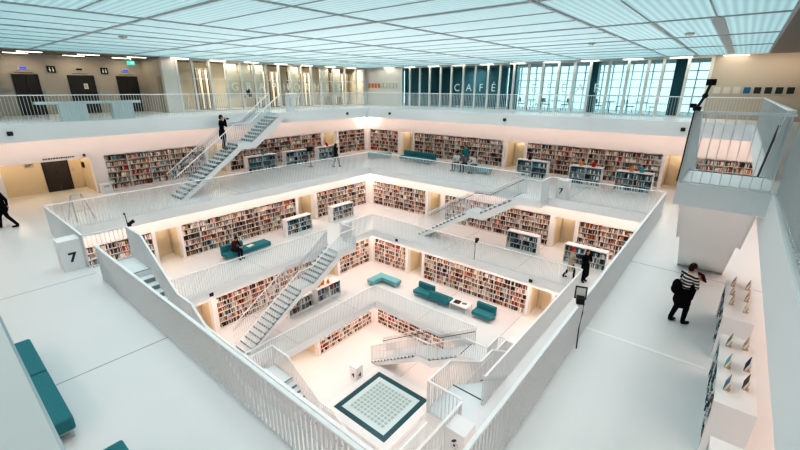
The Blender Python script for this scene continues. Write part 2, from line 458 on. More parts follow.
for i, (a, b) in enumerate(((.45, 2.4), (3.85, 5.6), (6.4, 8.2))):
    p = f'{nth[i]} right-side low bookcase, upper gallery'
    low_shelf(7, 'E', a, b, 13.2, 1.2, 3, 'white '+p, p)
for i, (a, b) in enumerate(((2.2, 4.15), (6.1, 8.1))):
    p = f'{nth[i]} low bookcase from seated reader, middle gallery'
    low_shelf(6, 'B', a, b, 10.0, 1.15, 3, p, p)
for i, (a, b) in enumerate(((1.75, 3.6), (5.2, 7.3))):
    p = ['low grey-ended bookcase before tall shelves, middle gallery', 'low bookcase behind two walking women, middle gallery'][i]
    low_shelf(6, 'E', a, b, 9.7, 1.15, 3, p, p)
for i, (a, b) in enumerate(((-.25, 1.5), (1.9, 3.75))):
    p = ['low bookcase half hidden under stairs, lower gallery', 'low bookcase topped with orange books, lower gallery'][i]
    low_shelf(5, 'B', a, b, 6.95, 1.0, 2, p, p, depth=.75, fillp=.6)

# display cases on the near right gallery, book fronts towards the void
for i, (a, b) in enumerate(((-.17, 2.0), (2.86, 5.12), (6.02, 8.2))):
    t = ['farther white display bookcase beside striped woman', 'middle white display bookcase topped with dark books', 'nearest white display bookcase with bare top'][i]
    low_shelf(7, 'S', a, b, 11.76, 1.05, 4, t, t, depth=.50, flush=True, fillp=.97, cat_group='white display bookcases of the near right gallery')
# books on slanted stands on top of the cases
def display_stand(x, y, z, cover, cn, where, rz=0.0):
    t = thing('book_stand', f'pale angled stand under the {cn} book on the {where} display bookcase', 'book stand', (x, y, z), rz, 'slanted book stands on the display cases')
    MB().box(-.05, .05, -.045, .045, 0, .008).build('foot', 'wood_stand', t)
    MB().quadbox([(-.02, -.012, .005), (.02, -.012, .005), (.02, .012, .005), (-.02, .012, .005), (-.02, -.035, .10), (.02, -.035, .10), (.02, -.012, .115), (-.02, -.012, .115)]).build('stem', 'wood_stand', t)
    bk = thing('display_book', f'{cn} book tilted on its stand on the {where} display bookcase', 'book', (x, y, z), rz, 'books on the slanted stands')
    RT = Matrix.Rotation(math.radians(-74), 4, 'X')
    def slab(x0, x1, y0, y1, z0, z1, name, m):
        p = [(x0,y0,z0),(x1,y0,z0),(x1,y1,z0),(x0,y1,z0),(x0,y0,z1),(x1,y0,z1),(x1,y1,z1),(x0,y1,z1)]
        MB().quadbox([tuple(RT @ Vector(v) + Vector((0, -.015, .135))) for v in p]).build(name, m, bk)
    slab(-.125, .125, -.085, .085, 0, .005, 'back_cover', 'paper')
    slab(-.12, .12, -.08, .08, .005, .03, 'pages', 'paper')
    slab(-.125, .125, -.085, .085, .03, .035, 'front_cover', cover)
zt = Z[7]+1.05
for pos, where, lst in ((-.9, 'farther', ((.75, -.13, 'black', 'black'), (.72, -.40, 'cloth_grey', 'dark grey'), (.18, -.12, 'frame_grey', 'stone grey'), (.0, -.38, 'cloth_beige', 'beige'), (-.38, -.12, 'wood_stand', 'tan'), (-.62, -.36, 'paper', 'white'))),
                        (-4.05, 'middle', ((.80, -.12, 'cloth_grey', 'grey'), (.86, -.36, 'wood_stand', 'tan'), (.02, -.12, 'teal_cover', 'teal'), (.12, -.38, 'cloth_denim', 'navy'), (-.46, -.36, 'black', 'black'), (-.66, -.13, 'art_blue', 'dark blue')))):
    for dx, dy, cv, cn in lst: display_stand(pos+dx, -11.76+dy, zt, cv, cn, where, rz=math.radians(-6))

# orange books and papers on top of the lower gallery's low bookcase
for i, (x, y, r) in enumerate(((2.2, 7.25, .2), (2.55, 7.3, -.3), (2.95, 7.2, .5), (2.75, 7.5, .1))):
    t = thing('picture_book', ['leftmost', 'second', 'third', 'rearmost'][i]+' orange picture book standing open on the low bookcase', 'book', (x, y, Z[5]+1.0), r, 'orange books on the low bookcase')
    MB().quadbox([(-.12, -.08, 0), (.12, -.08, 0), (.12, -.07, 0), (-.12, -.07, 0), (-.12, -.005, .24), (.12, -.005, .24), (.12, .005, .24), (-.12, .005, .24)]).build('front_cover', 'orange_cover', t)
    MB().quadbox([(-.12, .07, 0), (.12, .07, 0), (.12, .08, 0), (-.12, .08, 0), (-.12, .006, .24), (.12, .006, .24), (.12, .016, .24), (-.12, .016, .24)]).build('back_cover', 'orange_cover', t)
for i, (side, k, s, d, h, m, lab) in enumerate((('B', 7, 3.2, 13.7, 1.2, 'teal_cover', 'teal upright book on the first low bookcase by the stairs'), ('B', 7, 9.0, 13.7, 1.2, 'cloth_red', 'red upright book on top of the third low bookcase'),
        ('E', 7, 1.2, 13.4, 1.2, 'cloth_dark', 'dark upright book on the low bookcase by the stair top'), ('E', 7, 4.4, 13.4, 1.2, 'orange_cover', 'orange upright book on the second right-hand low bookcase'),
        ('E', 7, 7.1, 13.4, 1.2, 'orange_cover', 'orange upright book on the third right-hand low bookcase'), ('E', 7, 7.6, 13.4, 1.2, 'teal_cover', 'teal upright book on the third right-hand low bookcase'), ('E', 7, 5.1, 13.4, 1.2, 'cloth_red', 'red upright book on the second right-hand low bookcase'))):
    x, y = rotp(side, s, d)
    t = thing('propped_book', lab, 'book', (x, y, Z[k]+h), ROT[side]+.2, 'books propped on the low bookcases')
    MB().quadbox([(-.10, -.06, 0), (.10, -.06, 0), (.10, -.03, 0), (-.10, -.03, 0), (-.10, .03, .26), (.10, .03, .26), (.10, .06, .26), (-.10, .06, .26)]).build('cover', m, t)
    MB().quadbox([(-.095, -.03, .004), (.095, -.03, .004), (.095, -.02, .004), (-.095, -.02, .004), (-.095, .058, .25), (.095, .058, .25), (.095, .068, .25), (-.095, .068, .25)]).build('pages', 'paper', t)

# ------------------------------------------------------------------ railings
BAR_W, BAR_D, BAR_S = .011, .038, .115
def rail_part(parent, pts, closed_end=(True, True), h=RH, thick=.06, base=.03, spacing=BAR_S):
    """a run of railing through floor points pts: handrail, bottom rail and a grille of upright flat bars"""
    hr, gr = MB(), MB()
    pts = [Vector(p) for p in pts]
    for i in range(len(pts)-1):
        p, q = pts[i], pts[i+1]; d = q-p; flat = Vector((d.x, d.y, 0)); L = flat.length
        if L < 1e-6: continue
        u = flat/L; n = Vector((-u.y, u.x, 0)); sl = d.z/L
        def bar(mb, a, b, w, z0, z1):
            pa, pb = p+u*a+Vector((0, 0, sl*a)), p+u*b+Vector((0, 0, sl*b))
            mb.quadbox([pa-n*w+Vector((0,0,z0)), pb-n*w+Vector((0,0,z0)), pb+n*w+Vector((0,0,z0)), pa+n*w+Vector((0,0,z0)),
                        pa-n*w+Vector((0,0,z1)), pb-n*w+Vector((0,0,z1)), pb+n*w+Vector((0,0,z1)), pa+n*w+Vector((0,0,z1))])
        bar(hr, -thick/2, L+thick/2, thick/2, h-.04, h)
        bar(gr, 0, L, .012, base, base+.02)
        m = max(1, int(L/spacing))
        for j in range(m+1):
            a = min(max(j*L/m, .004), L-.004)
            bar(gr, a-BAR_W/2, a+BAR_W/2, BAR_D/2, 0 if j in (0, m) else base, h-.038)
    hr.build('handrail', 'rail_white', parent); gr.build('bar_grille', 'bar_shaded', parent)
def railing(k, side, segs, label):
    """along one edge of an opening, in the side's own axis"""
    d = (A[k] if not (k == 8 and side in 'WS') else {'W': -W8, 'S': -S8}[side]) + .04
    t = sided('railing', side, (segs[0][0]+segs[-1][1])/2, d, Z[k], label, 'railing', None)
    s_mid = (segs[0][0]+segs[-1][1])/2
    for s0, s1 in segs: rail_part(t, [(s0-s_mid+.03, 0, 0), (s1-s_mid-.03, 0, 0)])
    return t
ST, SL = 2.85, 4.10            # stair top riser and landing end, along the side
STAIRS = {8: 'BS', 7: 'EW', 6: 'BS', 5: 'EW'}
for k in (8, 7, 6, 5):
    for side in 'BEWS':
        a = A[k]
        lo, hi = -a+.0, a-.0
        if k == 8:
            lo, hi = {'B': (W8, a), 'E': (-a, -S8), 'W': (S8, a), 'S': (-a, -W8)}[side]
        segs = [(lo, hi)] if side not in STAIRS[k] else [(lo, ST-.03), (SL+.04, hi)]
        railing(k, side, segs, f'white barred railing along the {SIDE[side]} edge of the {LEVEL[k]}')

# ------------------------------------------------------------------ stairs
def stair(k, side, label):
    """from level k-1 up to level k, inside the opening's edge; local x runs up the flight, y outward"""
    a = A[k] if not (k == 8 and side == 'S') else -S8
    w = 1.2; z0, z1 = Z[k-1], Z[k]; rise = z1-z0
    n = 22 if rise < 4 else 24; up = 8 if n == 22 else 9; lo = n-up; r = rise/n
    t = sided('staircase', side, 0, a-w, z0, label, 'stairs')
    xm1, xm0, xb = .65, -.25, -3.75
    g1 = (ST-xm1)/up; g0 = (xm0-xb)/(lo-1)
    zm = lo*r
    def step(x0, x1, z):
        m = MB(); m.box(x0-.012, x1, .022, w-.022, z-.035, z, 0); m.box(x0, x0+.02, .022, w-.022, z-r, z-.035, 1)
        m.build('step', ['tread_white', 'riser_grey'], t)
    for i in range(lo-1): step(xb+i*g0, xb+(i+1)*g0+.02, (i+1)*r)
    for i in range(up): 
        if i < up-1: step(xm1+i*g1, xm1+(i+1)*g1+.02, zm+(i+1)*r)
    MB().box(xm0-.02, xm1+.02, .03, w-.03, zm-.05, zm).build('mid_landing', 'tread_white', t)
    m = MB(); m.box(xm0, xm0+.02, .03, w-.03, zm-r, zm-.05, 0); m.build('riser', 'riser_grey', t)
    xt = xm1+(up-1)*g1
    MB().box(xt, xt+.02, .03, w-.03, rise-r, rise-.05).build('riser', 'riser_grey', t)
    MB().box(xt-.02, SL-.001, .021, w, rise-.36, rise+.002).build('top_landing', 'tread_white', t)
    # closed underside and side plates follow the flights
    prof_b = [(xb+.35, 0), (xm0+.25, zm-.34), (xm1+.2, zm-.34), (xt+.35, rise-.36), (xt+.02, rise-.06), (xt-.02, rise-r-.12), (xm1+.02, zm-.07), (xm0, zm-r-.05), (xb+.2, .0)]
    MB().prism_y(prof_b, .02, w-.02).build('soffit', 'white_paint', t)
    plate = [(xb+.38, 0), (xm0+.26, zm-.36), (xm1+.22, zm-.36), (xt+.4, rise-.37), (SL, rise-.37), (SL, rise+.03), (xt, rise+.03), (xt, rise-r-.01), (xm1, zm-.01), (xm0, zm-.01), (xm0, zm-r-.01), (xb, .0)]
    for y0, y1 in ((0, .02), (w-.02, w)):
        if y0 > .5:
            pl = [p for p in plate if p[0] < SL] ; pl = [(xb+.38, 0), (xm0+.26, zm-.36), (xm1+.22, zm-.36), (xt+.4, rise-.37), (xt+.4, rise), (xt, rise), (xt, rise-r-.01), (xm1, zm-.01), (xm0, zm-.01), (xm0, zm-r-.01), (xb, .0)]
        else: pl = plate
        MB().prism_y(pl, y0, y1).build('side_plate', 'white_paint', t)
    # railings
    for y, pts in ((.02, [(xb, r), (xm0, zm), (xm1, zm), (ST, rise), (SL-.03, rise)]), (w-.02, [(xb, r), (xm0, zm), (xm1, zm), (ST-.06, rise)])):
        e = empty('side_railing'); e.parent = t
        rail_part(e, [(x, y, z) for x, z in pts], h=1.12, base=.05)
    gp = [(xb, w-.09, r+.9), (xm0, w-.09, zm+.9), (xm1, w-.09, zm+.9), (ST-.05, w-.09, rise+.9)]
    MB().tube(gp, .018, 8).build('grip_rail', 'dark_metal' if side in 'ES' else 'steel', t)
    MB().box(xt+.0, xt+.05, .03, w-.03, rise+.0025, rise+.006).build('nosing_strip', 'dark_metal', t)
    e = empty('landing_railing'); e.parent = t
    rail_part(e, [(SL-.03, .05, rise), (SL-.03, w-.04, rise)], h=RH, base=.02)
    return t
stair(8, 'B', 'white stairs with man in black climbing from upper to top gallery')
stair(8, 'S', 'white stairs under square landing, descending behind the striped woman')
stair(7, 'E', 'white stairs hanging over the right-hand back edge of the upper gallery')
stair(7, 'W', 'white stairs beside the number 7 block, falling from near left edge')
stair(6, 'B', 'white stairs with two flights crossing the lower gallery bookcases')
stair(6, 'S', 'white stairs behind the number 6 block, falling to the lower gallery')
stair(5, 'E', 'lowest white stairs reaching the ground floor behind the glass platform')
stair(5, 'W', 'white stairs descending to the ground floor before the glass platform')

# ------------------------------------------------------------------ topmost storey
def top_storey():
    z = Z[8]; h = CEIL-z
    b = 15.44
    # ceiling: glowing louvre panels in a beam grid
    gx = [-14.9, -11.7, -7.4, -3.35, 1.15, 5.5, 9.8, 15.1]; gy = [-11.6, -7.45, -3.2, 1.15, 5.5, 9.8, 15.1]
    beams = MB()
    px, py = MB(), MB()
    for i in range(len(gx)-1):
        for j in range(len(gy)-1):
            xdir = (gy[j] >= 1 and gx[i] < -3.4) or gy[j] < -7.5
            (px if xdir else py).box(gx[i], gx[i+1], gy[j], gy[j+1], CEIL, CEIL+.05)
            nn = 3
            for q in range(1, nn):
                if xdir:
                    y = gy[j]+(gy[j+1]-gy[j])*q/nn; ww = (.14 if q == 1 else .06) if gy[j] < -7.5 and gx[i] > 0 else .016
                    beams.box(gx[i], gx[i+1], y-ww, y+ww, CEIL-.02, CEIL+.01)
                else:
                    x = gx[i]+(gx[i+1]-gx[i])*q/nn; beams.box(x-.018, x+.018, gy[j], gy[j+1], CEIL-.02, CEIL+.01)
    for x in gx: beams.box(x-.045, x+.045, gy[0], gy[-1], CEIL-.03, CEIL+.012)
    for y in gy: beams.box(gx[0], gx[-1], y-.04, y+.04, CEIL-.032, CEIL+.012)
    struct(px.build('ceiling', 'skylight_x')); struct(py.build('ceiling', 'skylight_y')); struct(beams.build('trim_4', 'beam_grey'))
    # solid ceiling around the glazed field
    so = MB()
    so.box(-OUT, OUT, 15.1, OUT, CEIL-.02, CEIL+.1); so.box(-OUT, OUT, -OUT, -11.6, CEIL-.02, CEIL+.1)
    so.box(-OUT, -14.9, -11.6, 15.1, CEIL-.02, CEIL+.1); so.box(15.1, OUT, -11.6, 15.1, CEIL-.02, CEIL+.1)
    so.box(-OUT, OUT, -OUT, OUT, CEIL+.15, CEIL+.3)
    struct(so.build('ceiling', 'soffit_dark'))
    # walls
    wl = MB()
    wl.box(-OUT, -1.5, 18.6, 18.8, 0, h)                     # lift wall
    wl.box(-1.62, -1.5, b+.25, 18.6, 0, h)
    o = struct(wl.build('wall_back', 'top_wall')); o.location.z = z
    wl = MB(); wl.box(-1.62, -.78, b, b+.25, 0, h); o = struct(wl.build('wall_back', 'corner_wall')); o.location.z = z
    wl = MB(); wl.box(15.15, b+.3, b, b+.3, 0, h); wl.box(b, b+.3, 11.3, b, 0, h); o = struct(wl.build('wall_right', 'corner_wall')); o.location.z = z
    wl = MB(); wl.box(b, b+.3, -OUT, -9.55, 0, h); o = struct(wl.build('wall_right', 'top_wall')); o.location.z = z
    wl = MB(); wl.box(-15.7, -15.44, -OUT, OUT, 0, h); o = struct(wl.build('wall_left', 'top_wall')); o.location.z = z
    wl = MB(); wl.box(-OUT, OUT, -15.7, -15.44, 0, h); o = struct(wl.build('wall_front', 'top_wall')); o.location.z = z
    # service door in the return wall
    d = empty('door_3', (-1.66, 16.1, z)); d['kind'] = 'structure'
    MB().box(0, .05, -.25, .25, 0, 2.08).build('door_leaf', 'olive_door', d); MB().box(-.03, 0, .15, .19, 1.0, 1.1).build('door_handle', 'steel', d)
    # lifts
    for i, (xc, w) in enumerate(((-7.28, .95), (-4.85, 1.12), (-2.52, 1.0))):
        lift(xc, 18.6, z, w, 2.03, ['leftmost', 'middle', 'third'][i]+' dark lift door on the top gallery')
        t = thing('lift_indicator', ['blue lit indicator panel above the leftmost lift', 'dark indicator panel above the middle lift', 'blue lit indicator panel above the third lift'][i], 'sign', (xc, 18.58, z+2.33), 0, 'lift indicators')
        MB().box(-.22, .22, -.04, 0, 0, .16).build('case', 'frame_grey', t); MB().box(-.14, .14, -.05, -.04, .03, .13).build('screen', 'black' if i == 1 else 'blue_display', t)
        nm = thing('lift_nameplate', f'thin grey lettering strip over the {["leftmost", "middle", "third"][i]} lift door', 'sign', (xc, 18.585, z+2.16), 0, 'lift lettering strips')
        mb = MB(); x = -.35
        for q in range(9): mb.box(x, x+.055, -.01, .01, 0, .03); x += .08
        mb.build('lettering', 'dark_metal', nm)
    for i, xc in enumerate((-6.1, -3.63)):
        t = thing('restroom_sign', ['black square pictogram sign between leftmost and middle lifts', 'black square pictogram sign between middle and third lifts'][i], 'sign', (xc, 18.58, z+2.2), 0, 'black pictogram signs')
        MB().box(-.18, .18, -.04, 0, 0, .34).build('panel', 'black', t)
        for q in (-.07, .07):
            MB().box(q-.035, q+.035, -.046, -.041, .06, .2).ball((q, -.044, .245), .03, .004, .03).build('pictogram', 'letter_white', t)
    t = thing('exit_sign', 'glowing green exit sign hanging before the third lift', 'sign', (-2.45, 17.6, CEIL-.42))
    MB().box(-.19, .19, -.03, .03, 0, .2).build('panel', 'green_sign', t); MB().tube([(0, 0, .2), (0, 0, .41)], .01).build('rod', 'steel', t)
    MB().box(-.02, .03, -.036, -.03, .05, .12).box(-.1, -.03, -.036, -.03, .08, .1).ball((.02, -.033, .145), .018, .004, .018).box(.07, .15, -.036, -.03, .04, .16).build('pictogram', 'letter_white', t)
    t = thing('notice', 'small white paper notice stuck on the middle lift door', 'notice', (-4.7, 18.545, z+1.35))
    MB().box(-.1, .1, -.004, 0, 0, .3).build('sheet', 'paper', t); mb = MB()
    for q in range(5): mb.box(-.07, .07-.03*(q % 2), -.006, -.004, .05+q*.045, .065+q*.045)
    mb.build('print', 'dark_metal', t)
    t = thing('wall_directory', 'grey lettered directory on the wall beside the leftmost lift', 'sign', (-8.25, 18.59, z+1.2))
    mb = MB()
    for q in range(6): mb.box(-.28, .12+.06*((q*5) % 3), -.012, 0, q*.1, q*.1+.05)
    mb.build('lettering', 'frame_grey', t)
    # glazed fronts
    xs = [-.78, .15, 1.2, 2.3, 3.32, 4.34, 5.3, 6.33, 7.4, 8.3, 9.3, 10.25, 11.55, 12.85, 14.2, 15.15]
    wn = empty('window_1', (7.4, b, z)); wn['kind'] = 'structure'; wn['label'] = 'glazed front with large letters along left-hand back side of top gallery'
    for x in xs: MB().box(x-7.4-.06, x-7.4+.06, -.04, .12, 0, h).build('mullion', 'mullion', wn)
    MB().box(xs[0]-7.4, xs[-1]-7.4, -.02, .1, 0, .08).build('sill', 'mullion', wn); MB().box(xs[0]-7.4, xs[-1]-7.4, -.02, .1, h-.12, h).build('head_rail', 'mullion', wn)
    MB().box(xs[0]-7.4, xs[-1]-7.4, .02, .10, 1.95, 1.99).build('transom', 'mullion', wn)
    for i in range(len(xs)-1): MB().box(xs[i]-7.4+.06, xs[i+1]-7.4-.06, .04, .05, .08, h-.12).build('pane', 'thin_glass', wn)
    for i, ch in enumerate('GRAPHOTHEK'):
        x = (xs[i+3]+xs[i+4])/2-7.4
        text_mesh(ch, .74, 'letter', 'letter_white', wn, (x, .02, 1.5), (PI/2, 0, 0), .008)
    ys = [11.3, 10.44, 9.42, 8.44, 7.4, 6.41, 5.36, 4.36, 3.32, 2.4, 1.37, .32, -.62, -1.64, -2.62, -3.56, -4.62, -5.62, -6.63, -7.35, -8.49, -9.5]
    wn = empty('window_2', (b, 1, z)); wn['kind'] = 'structure'; wn['label'] = 'long glazed front of the cafe on right-hand back side of top gallery'
    for y in ys: MB().box(-.04, .12, y-1-.07, y-1+.07, 0, h).build('mullion', 'mullion', wn)
    MB().box(-.02, .1, ys[-1]-1, ys[0]-1, 0, .08).build('sill', 'mullion', wn); MB().box(-.02, .1, ys[-1]-1, ys[0]-1, h-.12, h).build('head_rail', 'mullion', wn)
    for i in range(len(ys)-1): MB().box(.04, .05, ys[i+1]-1+.055, ys[i]-1-.055, .08, h-.12).build('pane', 'cyan_glass', wn)
    for i, ch in enumerate('CAF\u00c9 LESBAR'):
        if ch == ' ': continue
        y = (ys[i+5]+ys[i+6])/2-1
        text_mesh(ch, .74, 'letter', 'letter_white', wn, (.02, y, 1.5), (PI/2, 0, -PI/2), .008)
    # room behind the lettered front
    r = MB(); r.box(-1.5, OUT, 19.4, 19.5, 0, h); o = struct(r.build('wall_back', 'banner_cream')); o.location.z = z
    r = MB(); r.box(b+.3, b+.4, b+.3, 20.5, 0, h); o = struct(r.build('wall_right', 'beige_wall')); o.location.z = z
    for i, x in enumerate((1.7, 6.1, 7.3, 9.2, 10.4, 13.4, 14.6)):
        t = thing('picture_rack', f'tall dark rack of framed prints, {["first","second","third","fourth","fifth","sixth","seventh"][i]} behind the lettered glass', 'rack', (x, 17.4, z), 0, 'print racks behind the lettered glass')
        MB().box(-.5, .5, 0, .5, 0, .08).build('base', 'rack_brown', t)
        for q in range(5): MB().box(-.48+.2*q, -.34+.2*q, .02, .46, .08, 2.6).build('slide_panel', ['rack_brown', 'banner_cream'][q % 2], t)
        MB().box(-.5, .5, 0, .5, 2.6, 2.68).build('top', 'rack_brown', t)
    for i, x in enumerate((2.82, 3.83, 4.82, 7.85, 10.9, 12.2)):
        t = thing('hanging_banner', f'cream hanging panel, {["first","second","third","fourth","fifth","sixth"][i]} behind the lettered glass', 'panel', (x, 15.82, z+.75), 0, 'cream panels behind the lettered glass')
        MB().box(-.45, .45, 0, .03, 0, 2.3).build('sheet', 'banner_cream', t)
        MB().box(-.47, .47, -.01, .04, 2.3, 2.34).build('rail', 'mullion', t)
        if i == 1: MB().box(-.02, .25, -.006, 0, .25, .6).box(.1, .35, -.006, 0, .1, .3).box(-.2, -.1, -.006, 0, .05, .2).build('print', 'dark_metal', t)
        if i == 2:
            m_ = MB(); zz = .1
            for q in range(11): m_.box(.22, .22+random.uniform(.06, .14), -.006, 0, zz, zz+.12); zz += .18
            m_.build('print', 'frame_grey', t)
    # room behind the cafe front, with the gridded outer facade
    fc = empty('window_3', (21.0, 0, z)); fc['kind'] = 'structure'
    g = MB(); y = -11.0
    while y < 12: g.box(0, .12, y-.03, y+.03, 0, h); y += .62
    for q in range(7): g.box(.02, .1, -11, 12, q*.52-.025, q*.52+.025)
    g.build('frame', 'concrete_facade', fc); MB().box(.1, .11, -11, 12, 0, h).build('pane', 'thin_glass', fc)
    r = MB(); r.box(b+.3, 21.3, 11.0, 11.2, 0, h); r.box(b+.3, 21.3, -11, -10.9, 0, h); o = struct(r.build('wall_right', 'cafe_dark')); o.location.z = z
    r = MB(); r.box(20.3, 20.6, 4.2, 11.0, 0, h); o = struct(r.build('wall_right', 'cafe_dark')); o.location.z = z
    for i, y in enumerate((2.2, -3.3, -8.0)):
        o = struct(MB().box(-.28, .28, -.28, .28, 0, h).build('wall_column', 'cafe_dark')); o.location = (17.4, y, z)
    for i, y in enumerate((6.5, 3.4, .6, -1.2, -4.6, -6.4)):
        t = thing('cafe_table', f'small round table, {["first","second","third","fourth","fifth","sixth"][i]} from the back corner behind the cafe glass', 'table', (16.9, y, z), 0, 'cafe tables')
        MB().tube([(0, 0, .71), (0, 0, .74)], .36, 20).build('table_top', 'cafe_dark', t); MB().tube([(0, 0, .03), (0, 0, .71)], .03).build('leg', 'dark_metal', t); MB().tube([(0, 0, 0), (0, 0, .03)], .22, 16).build('foot', 'dark_metal', t)
        for q in (-1, 1):
            c = thing('cafe_chair', f'dark chair {"nearer the back corner" if q > 0 else "nearer the landing"} at the {["first","second","third","fourth","fifth","sixth"][i]} cafe table', 'chair', (16.9, y+q*.62, z), 0 if q > 0 else PI, 'cafe chairs')
            MB().box(-.21, .21, -.2, .2, .43, .47).build('seat', 'black', c); MB().box(-.2, .2, .18, .21, .6, .85).build('backrest', 'black', c)
            for ax in (-.18, .18):
                for ay in (-.17, .17): MB().tube([(ax, ay, 0), (ax, ay, .43)], .012, 6).build('leg', 'dark_metal', c)
                MB().tube([(ax, .19, .45), (ax, .2, .62)], .012, 6).build('back_post', 'dark_metal', c)
    # framed pictures
    for i in range(9):
        y = 10.85-.0-i*.0; yy = 15.0-.38*i
        t = thing('framed_picture', f'{["first","second","third","fourth","fifth","sixth","seventh","eighth","ninth"][i]} small {"orange" if i < 4 else "pale"} picture from the corner, right-hand back wall of the top gallery', 'picture', (b, yy, z+1.45), 0, 'small pictures in the back corner')
        MB().box(-.03, 0, -.14, .14, 0, .42).build('frame', 'frame_grey', t); MB().box(-.036, -.03, -.11, .11, .03, .39).build('print', 'art_orange' if i < 4 else 'art_pale', t)
    for i in range(8):
        yy = -9.95-.405*i; nm = 'pale' if i < 3 else ('blue' if i == 3 else 'dark')
        t = thing('framed_picture', f'{["first","second","third","fourth","fifth","sixth","seventh","eighth"][i]} framed {nm} print in the row on beige wall past the cafe glass', 'picture', (b, yy, z+1.22), 0, 'row of prints on the beige wall')
        MB().box(-.03, 0, -.185, .185, 0, .42).build('frame', 'frame_grey', t); MB().box(-.036, -.03, -.135, .135, .06, .36).build('print', {'pale': 'art_pale', 'blue': 'art_blue', 'dark': 'art_dark'}[nm], t)
    # ceiling lamps in the solid strip
    n = 0
    def lamp(x, y, lx, ly, where):
        t = thing('ceiling_light', where, 'ceiling light', (x, y, CEIL-.05), 0, 'slot lights in the solid ceiling strip')
        MB().box(-lx/2-.03, lx/2+.03, -ly/2-.03, ly/2+.03, .0, .03).build('housing', 'mullion', t); MB().box(-lx/2, lx/2, -ly/2, ly/2, -.012, 0).build('diffuser', 'warm_light', t)
    for i, x in enumerate((-7.5, -5.1, -2.8)):
        lamp(x, 17.9, .95, .16, f'long warm ceiling light before the {["leftmost","middle","third"][i]} lift, rear row'); lamp(x+.3, 16.4, .95, .16, f'long warm ceiling light before the {["leftmost","middle","third"][i]} lift, front row')
    for i in range(7): lamp(-.6+2.35*i, 15.25, 1.0, .14, f'slot light number {["one","two","three","four","five","six","seven"][i]} from the lifts above the lettered glass')
    for i in range(11): lamp(15.27, 12.6-2.3*i, .14, 1.0, f'slot light {["one","two","three","four","five","six","seven","eight","nine","ten","eleven"][i]} from the back corner above right-hand glass')
    for i, (x, y) in enumerate(((4.35, -9.4), (-6.4, 6.0), (5.5, -6.2))):  # round sprinklers fixed to the glazed ceiling
        t = thing('ceiling_sprinkler', ['round grey detector on ceiling near the beige wall', 'round grey detector on ceiling near the lifts', 'round grey detector on ceiling before the cafe'][i], 'detector', (x, y, CEIL-.07), 0, 'ceiling detectors')
        MB().tube([(0, 0, .02), (0, 0, .07)], .13, 16).build('base', 'frame_grey', t); MB().tube([(0, 0, -.03), (0, 0, .02)], .07, 12).build('sprinkler_head', 'rail_white', t)
    # white counter behind the back railing, before the lifts
    t = thing('counter', 'long pale counter standing behind the railing before the lifts', 'counter', (-6.25, 12.15, z))
    MB().box(-2.0, 2.0, -.25, .25, .74, .86).build('counter_top', 'glass_panel', t)
    for x0, x1 in ((-1.25, -.25), (.75, 1.65)): MB().box(x0, x1, -.2, .2, 0, .74).build('panel', 'glass_panel', t)
top_storey()
# broad cap of the near left railing of the topmost gallery
# ------------------------------------------------------------------ small black spots on the slab faces
def spot(k, side, s, label):
    d = A[k]-.02; t = sided('fascia_spot', side, s, d, Z[k]-T[k]*.5, label, 'spotlight', 'black spots on the gallery edges')
    MB().box(-.09, .09, -.05, 0, -.08, .08).build('housing', 'black', t); MB().tube([(0, -.05, 0), (0, -.062, 0)], .05, 12).build('lens', 'dark_metal', t)
for k, side, s, l in ((8, 'B', 9.4, 'black spot on top gallery edge left of the back corner'), (8, 'B', -9.35, 'black spot on top gallery edge below the leftmost lift'), (8, 'E', -9.34, 'black spot on top gallery edge right of the back corner'),
        (8, 'E', .02, 'black spot on top gallery edge below the cafe letters'), (8, 'E', 9.2, 'black spot on top gallery edge beside the square landing'), (6, 'E', 4.52, 'black spot on middle gallery edge below the two women'),
        (6, 'E', -4.63, 'black spot on middle gallery edge near the back corner'), (6, 'B', -4.56, 'black spot on middle gallery edge below the seated reader')):
    spot(k, side, s, l)

# ------------------------------------------------------------------ number blocks
def block(k, side, s, d, num, face, label, nz=.42):
    t = sided('number_block', side, s, d, Z[k], label, 'block')
    MB().box(-.28, .28, -.28, .28, 0, .98).build('body', 'white_paint', t); MB().box(-.285, .285, -.285, .285, .98, 1.0).build('lid', 'white_paint', t)
    rz = {'-y': 0, '-x': -PI/2, '+x': PI/2, '+y': PI}
    for f in face:
        loc = {'-y': (0, -.284, nz), '-x': (-.284, 0, nz), '+x': (.284, 0, nz), '+y': (0, .284, nz)}[f]
        text_mesh(num, .42, 'number', 'navy_print', t, loc, (PI/2, 0, rz[f]), .003, bold=.012)
    return t
block(7, 'W', 4.62, 9.63, '7', ['-x'], 'white block numbered 7 beside the near left stairs')
block(7, 'E', 4.65, 9.63, '7', ['-y'], 'white block numbered 7 at top of the right-hand back stairs')
block(6, 'S', 4.75, 7.23, '6', ['+x'], 'white block numbered 6 at top of the near right stairs', .60)
block(6, 'B', 4.75, 7.23, '6', ['-x'], 'pale block at top of the two-flight left stairs')
block(5, 'E', 4.75, 4.83, '5', ['-y'], 'white block numbered 5 at top of the lowest stairs')
block(5, 'W', 4.75, 4.83, '5', ['-x'], 'white block numbered 5 behind the near left stairs, lower gallery')
b4 = block(4, 'B', 1.65, 3.45, '4', ['-y', '-x'], 'white block numbered 4 standing on the ground floor near glass platform')

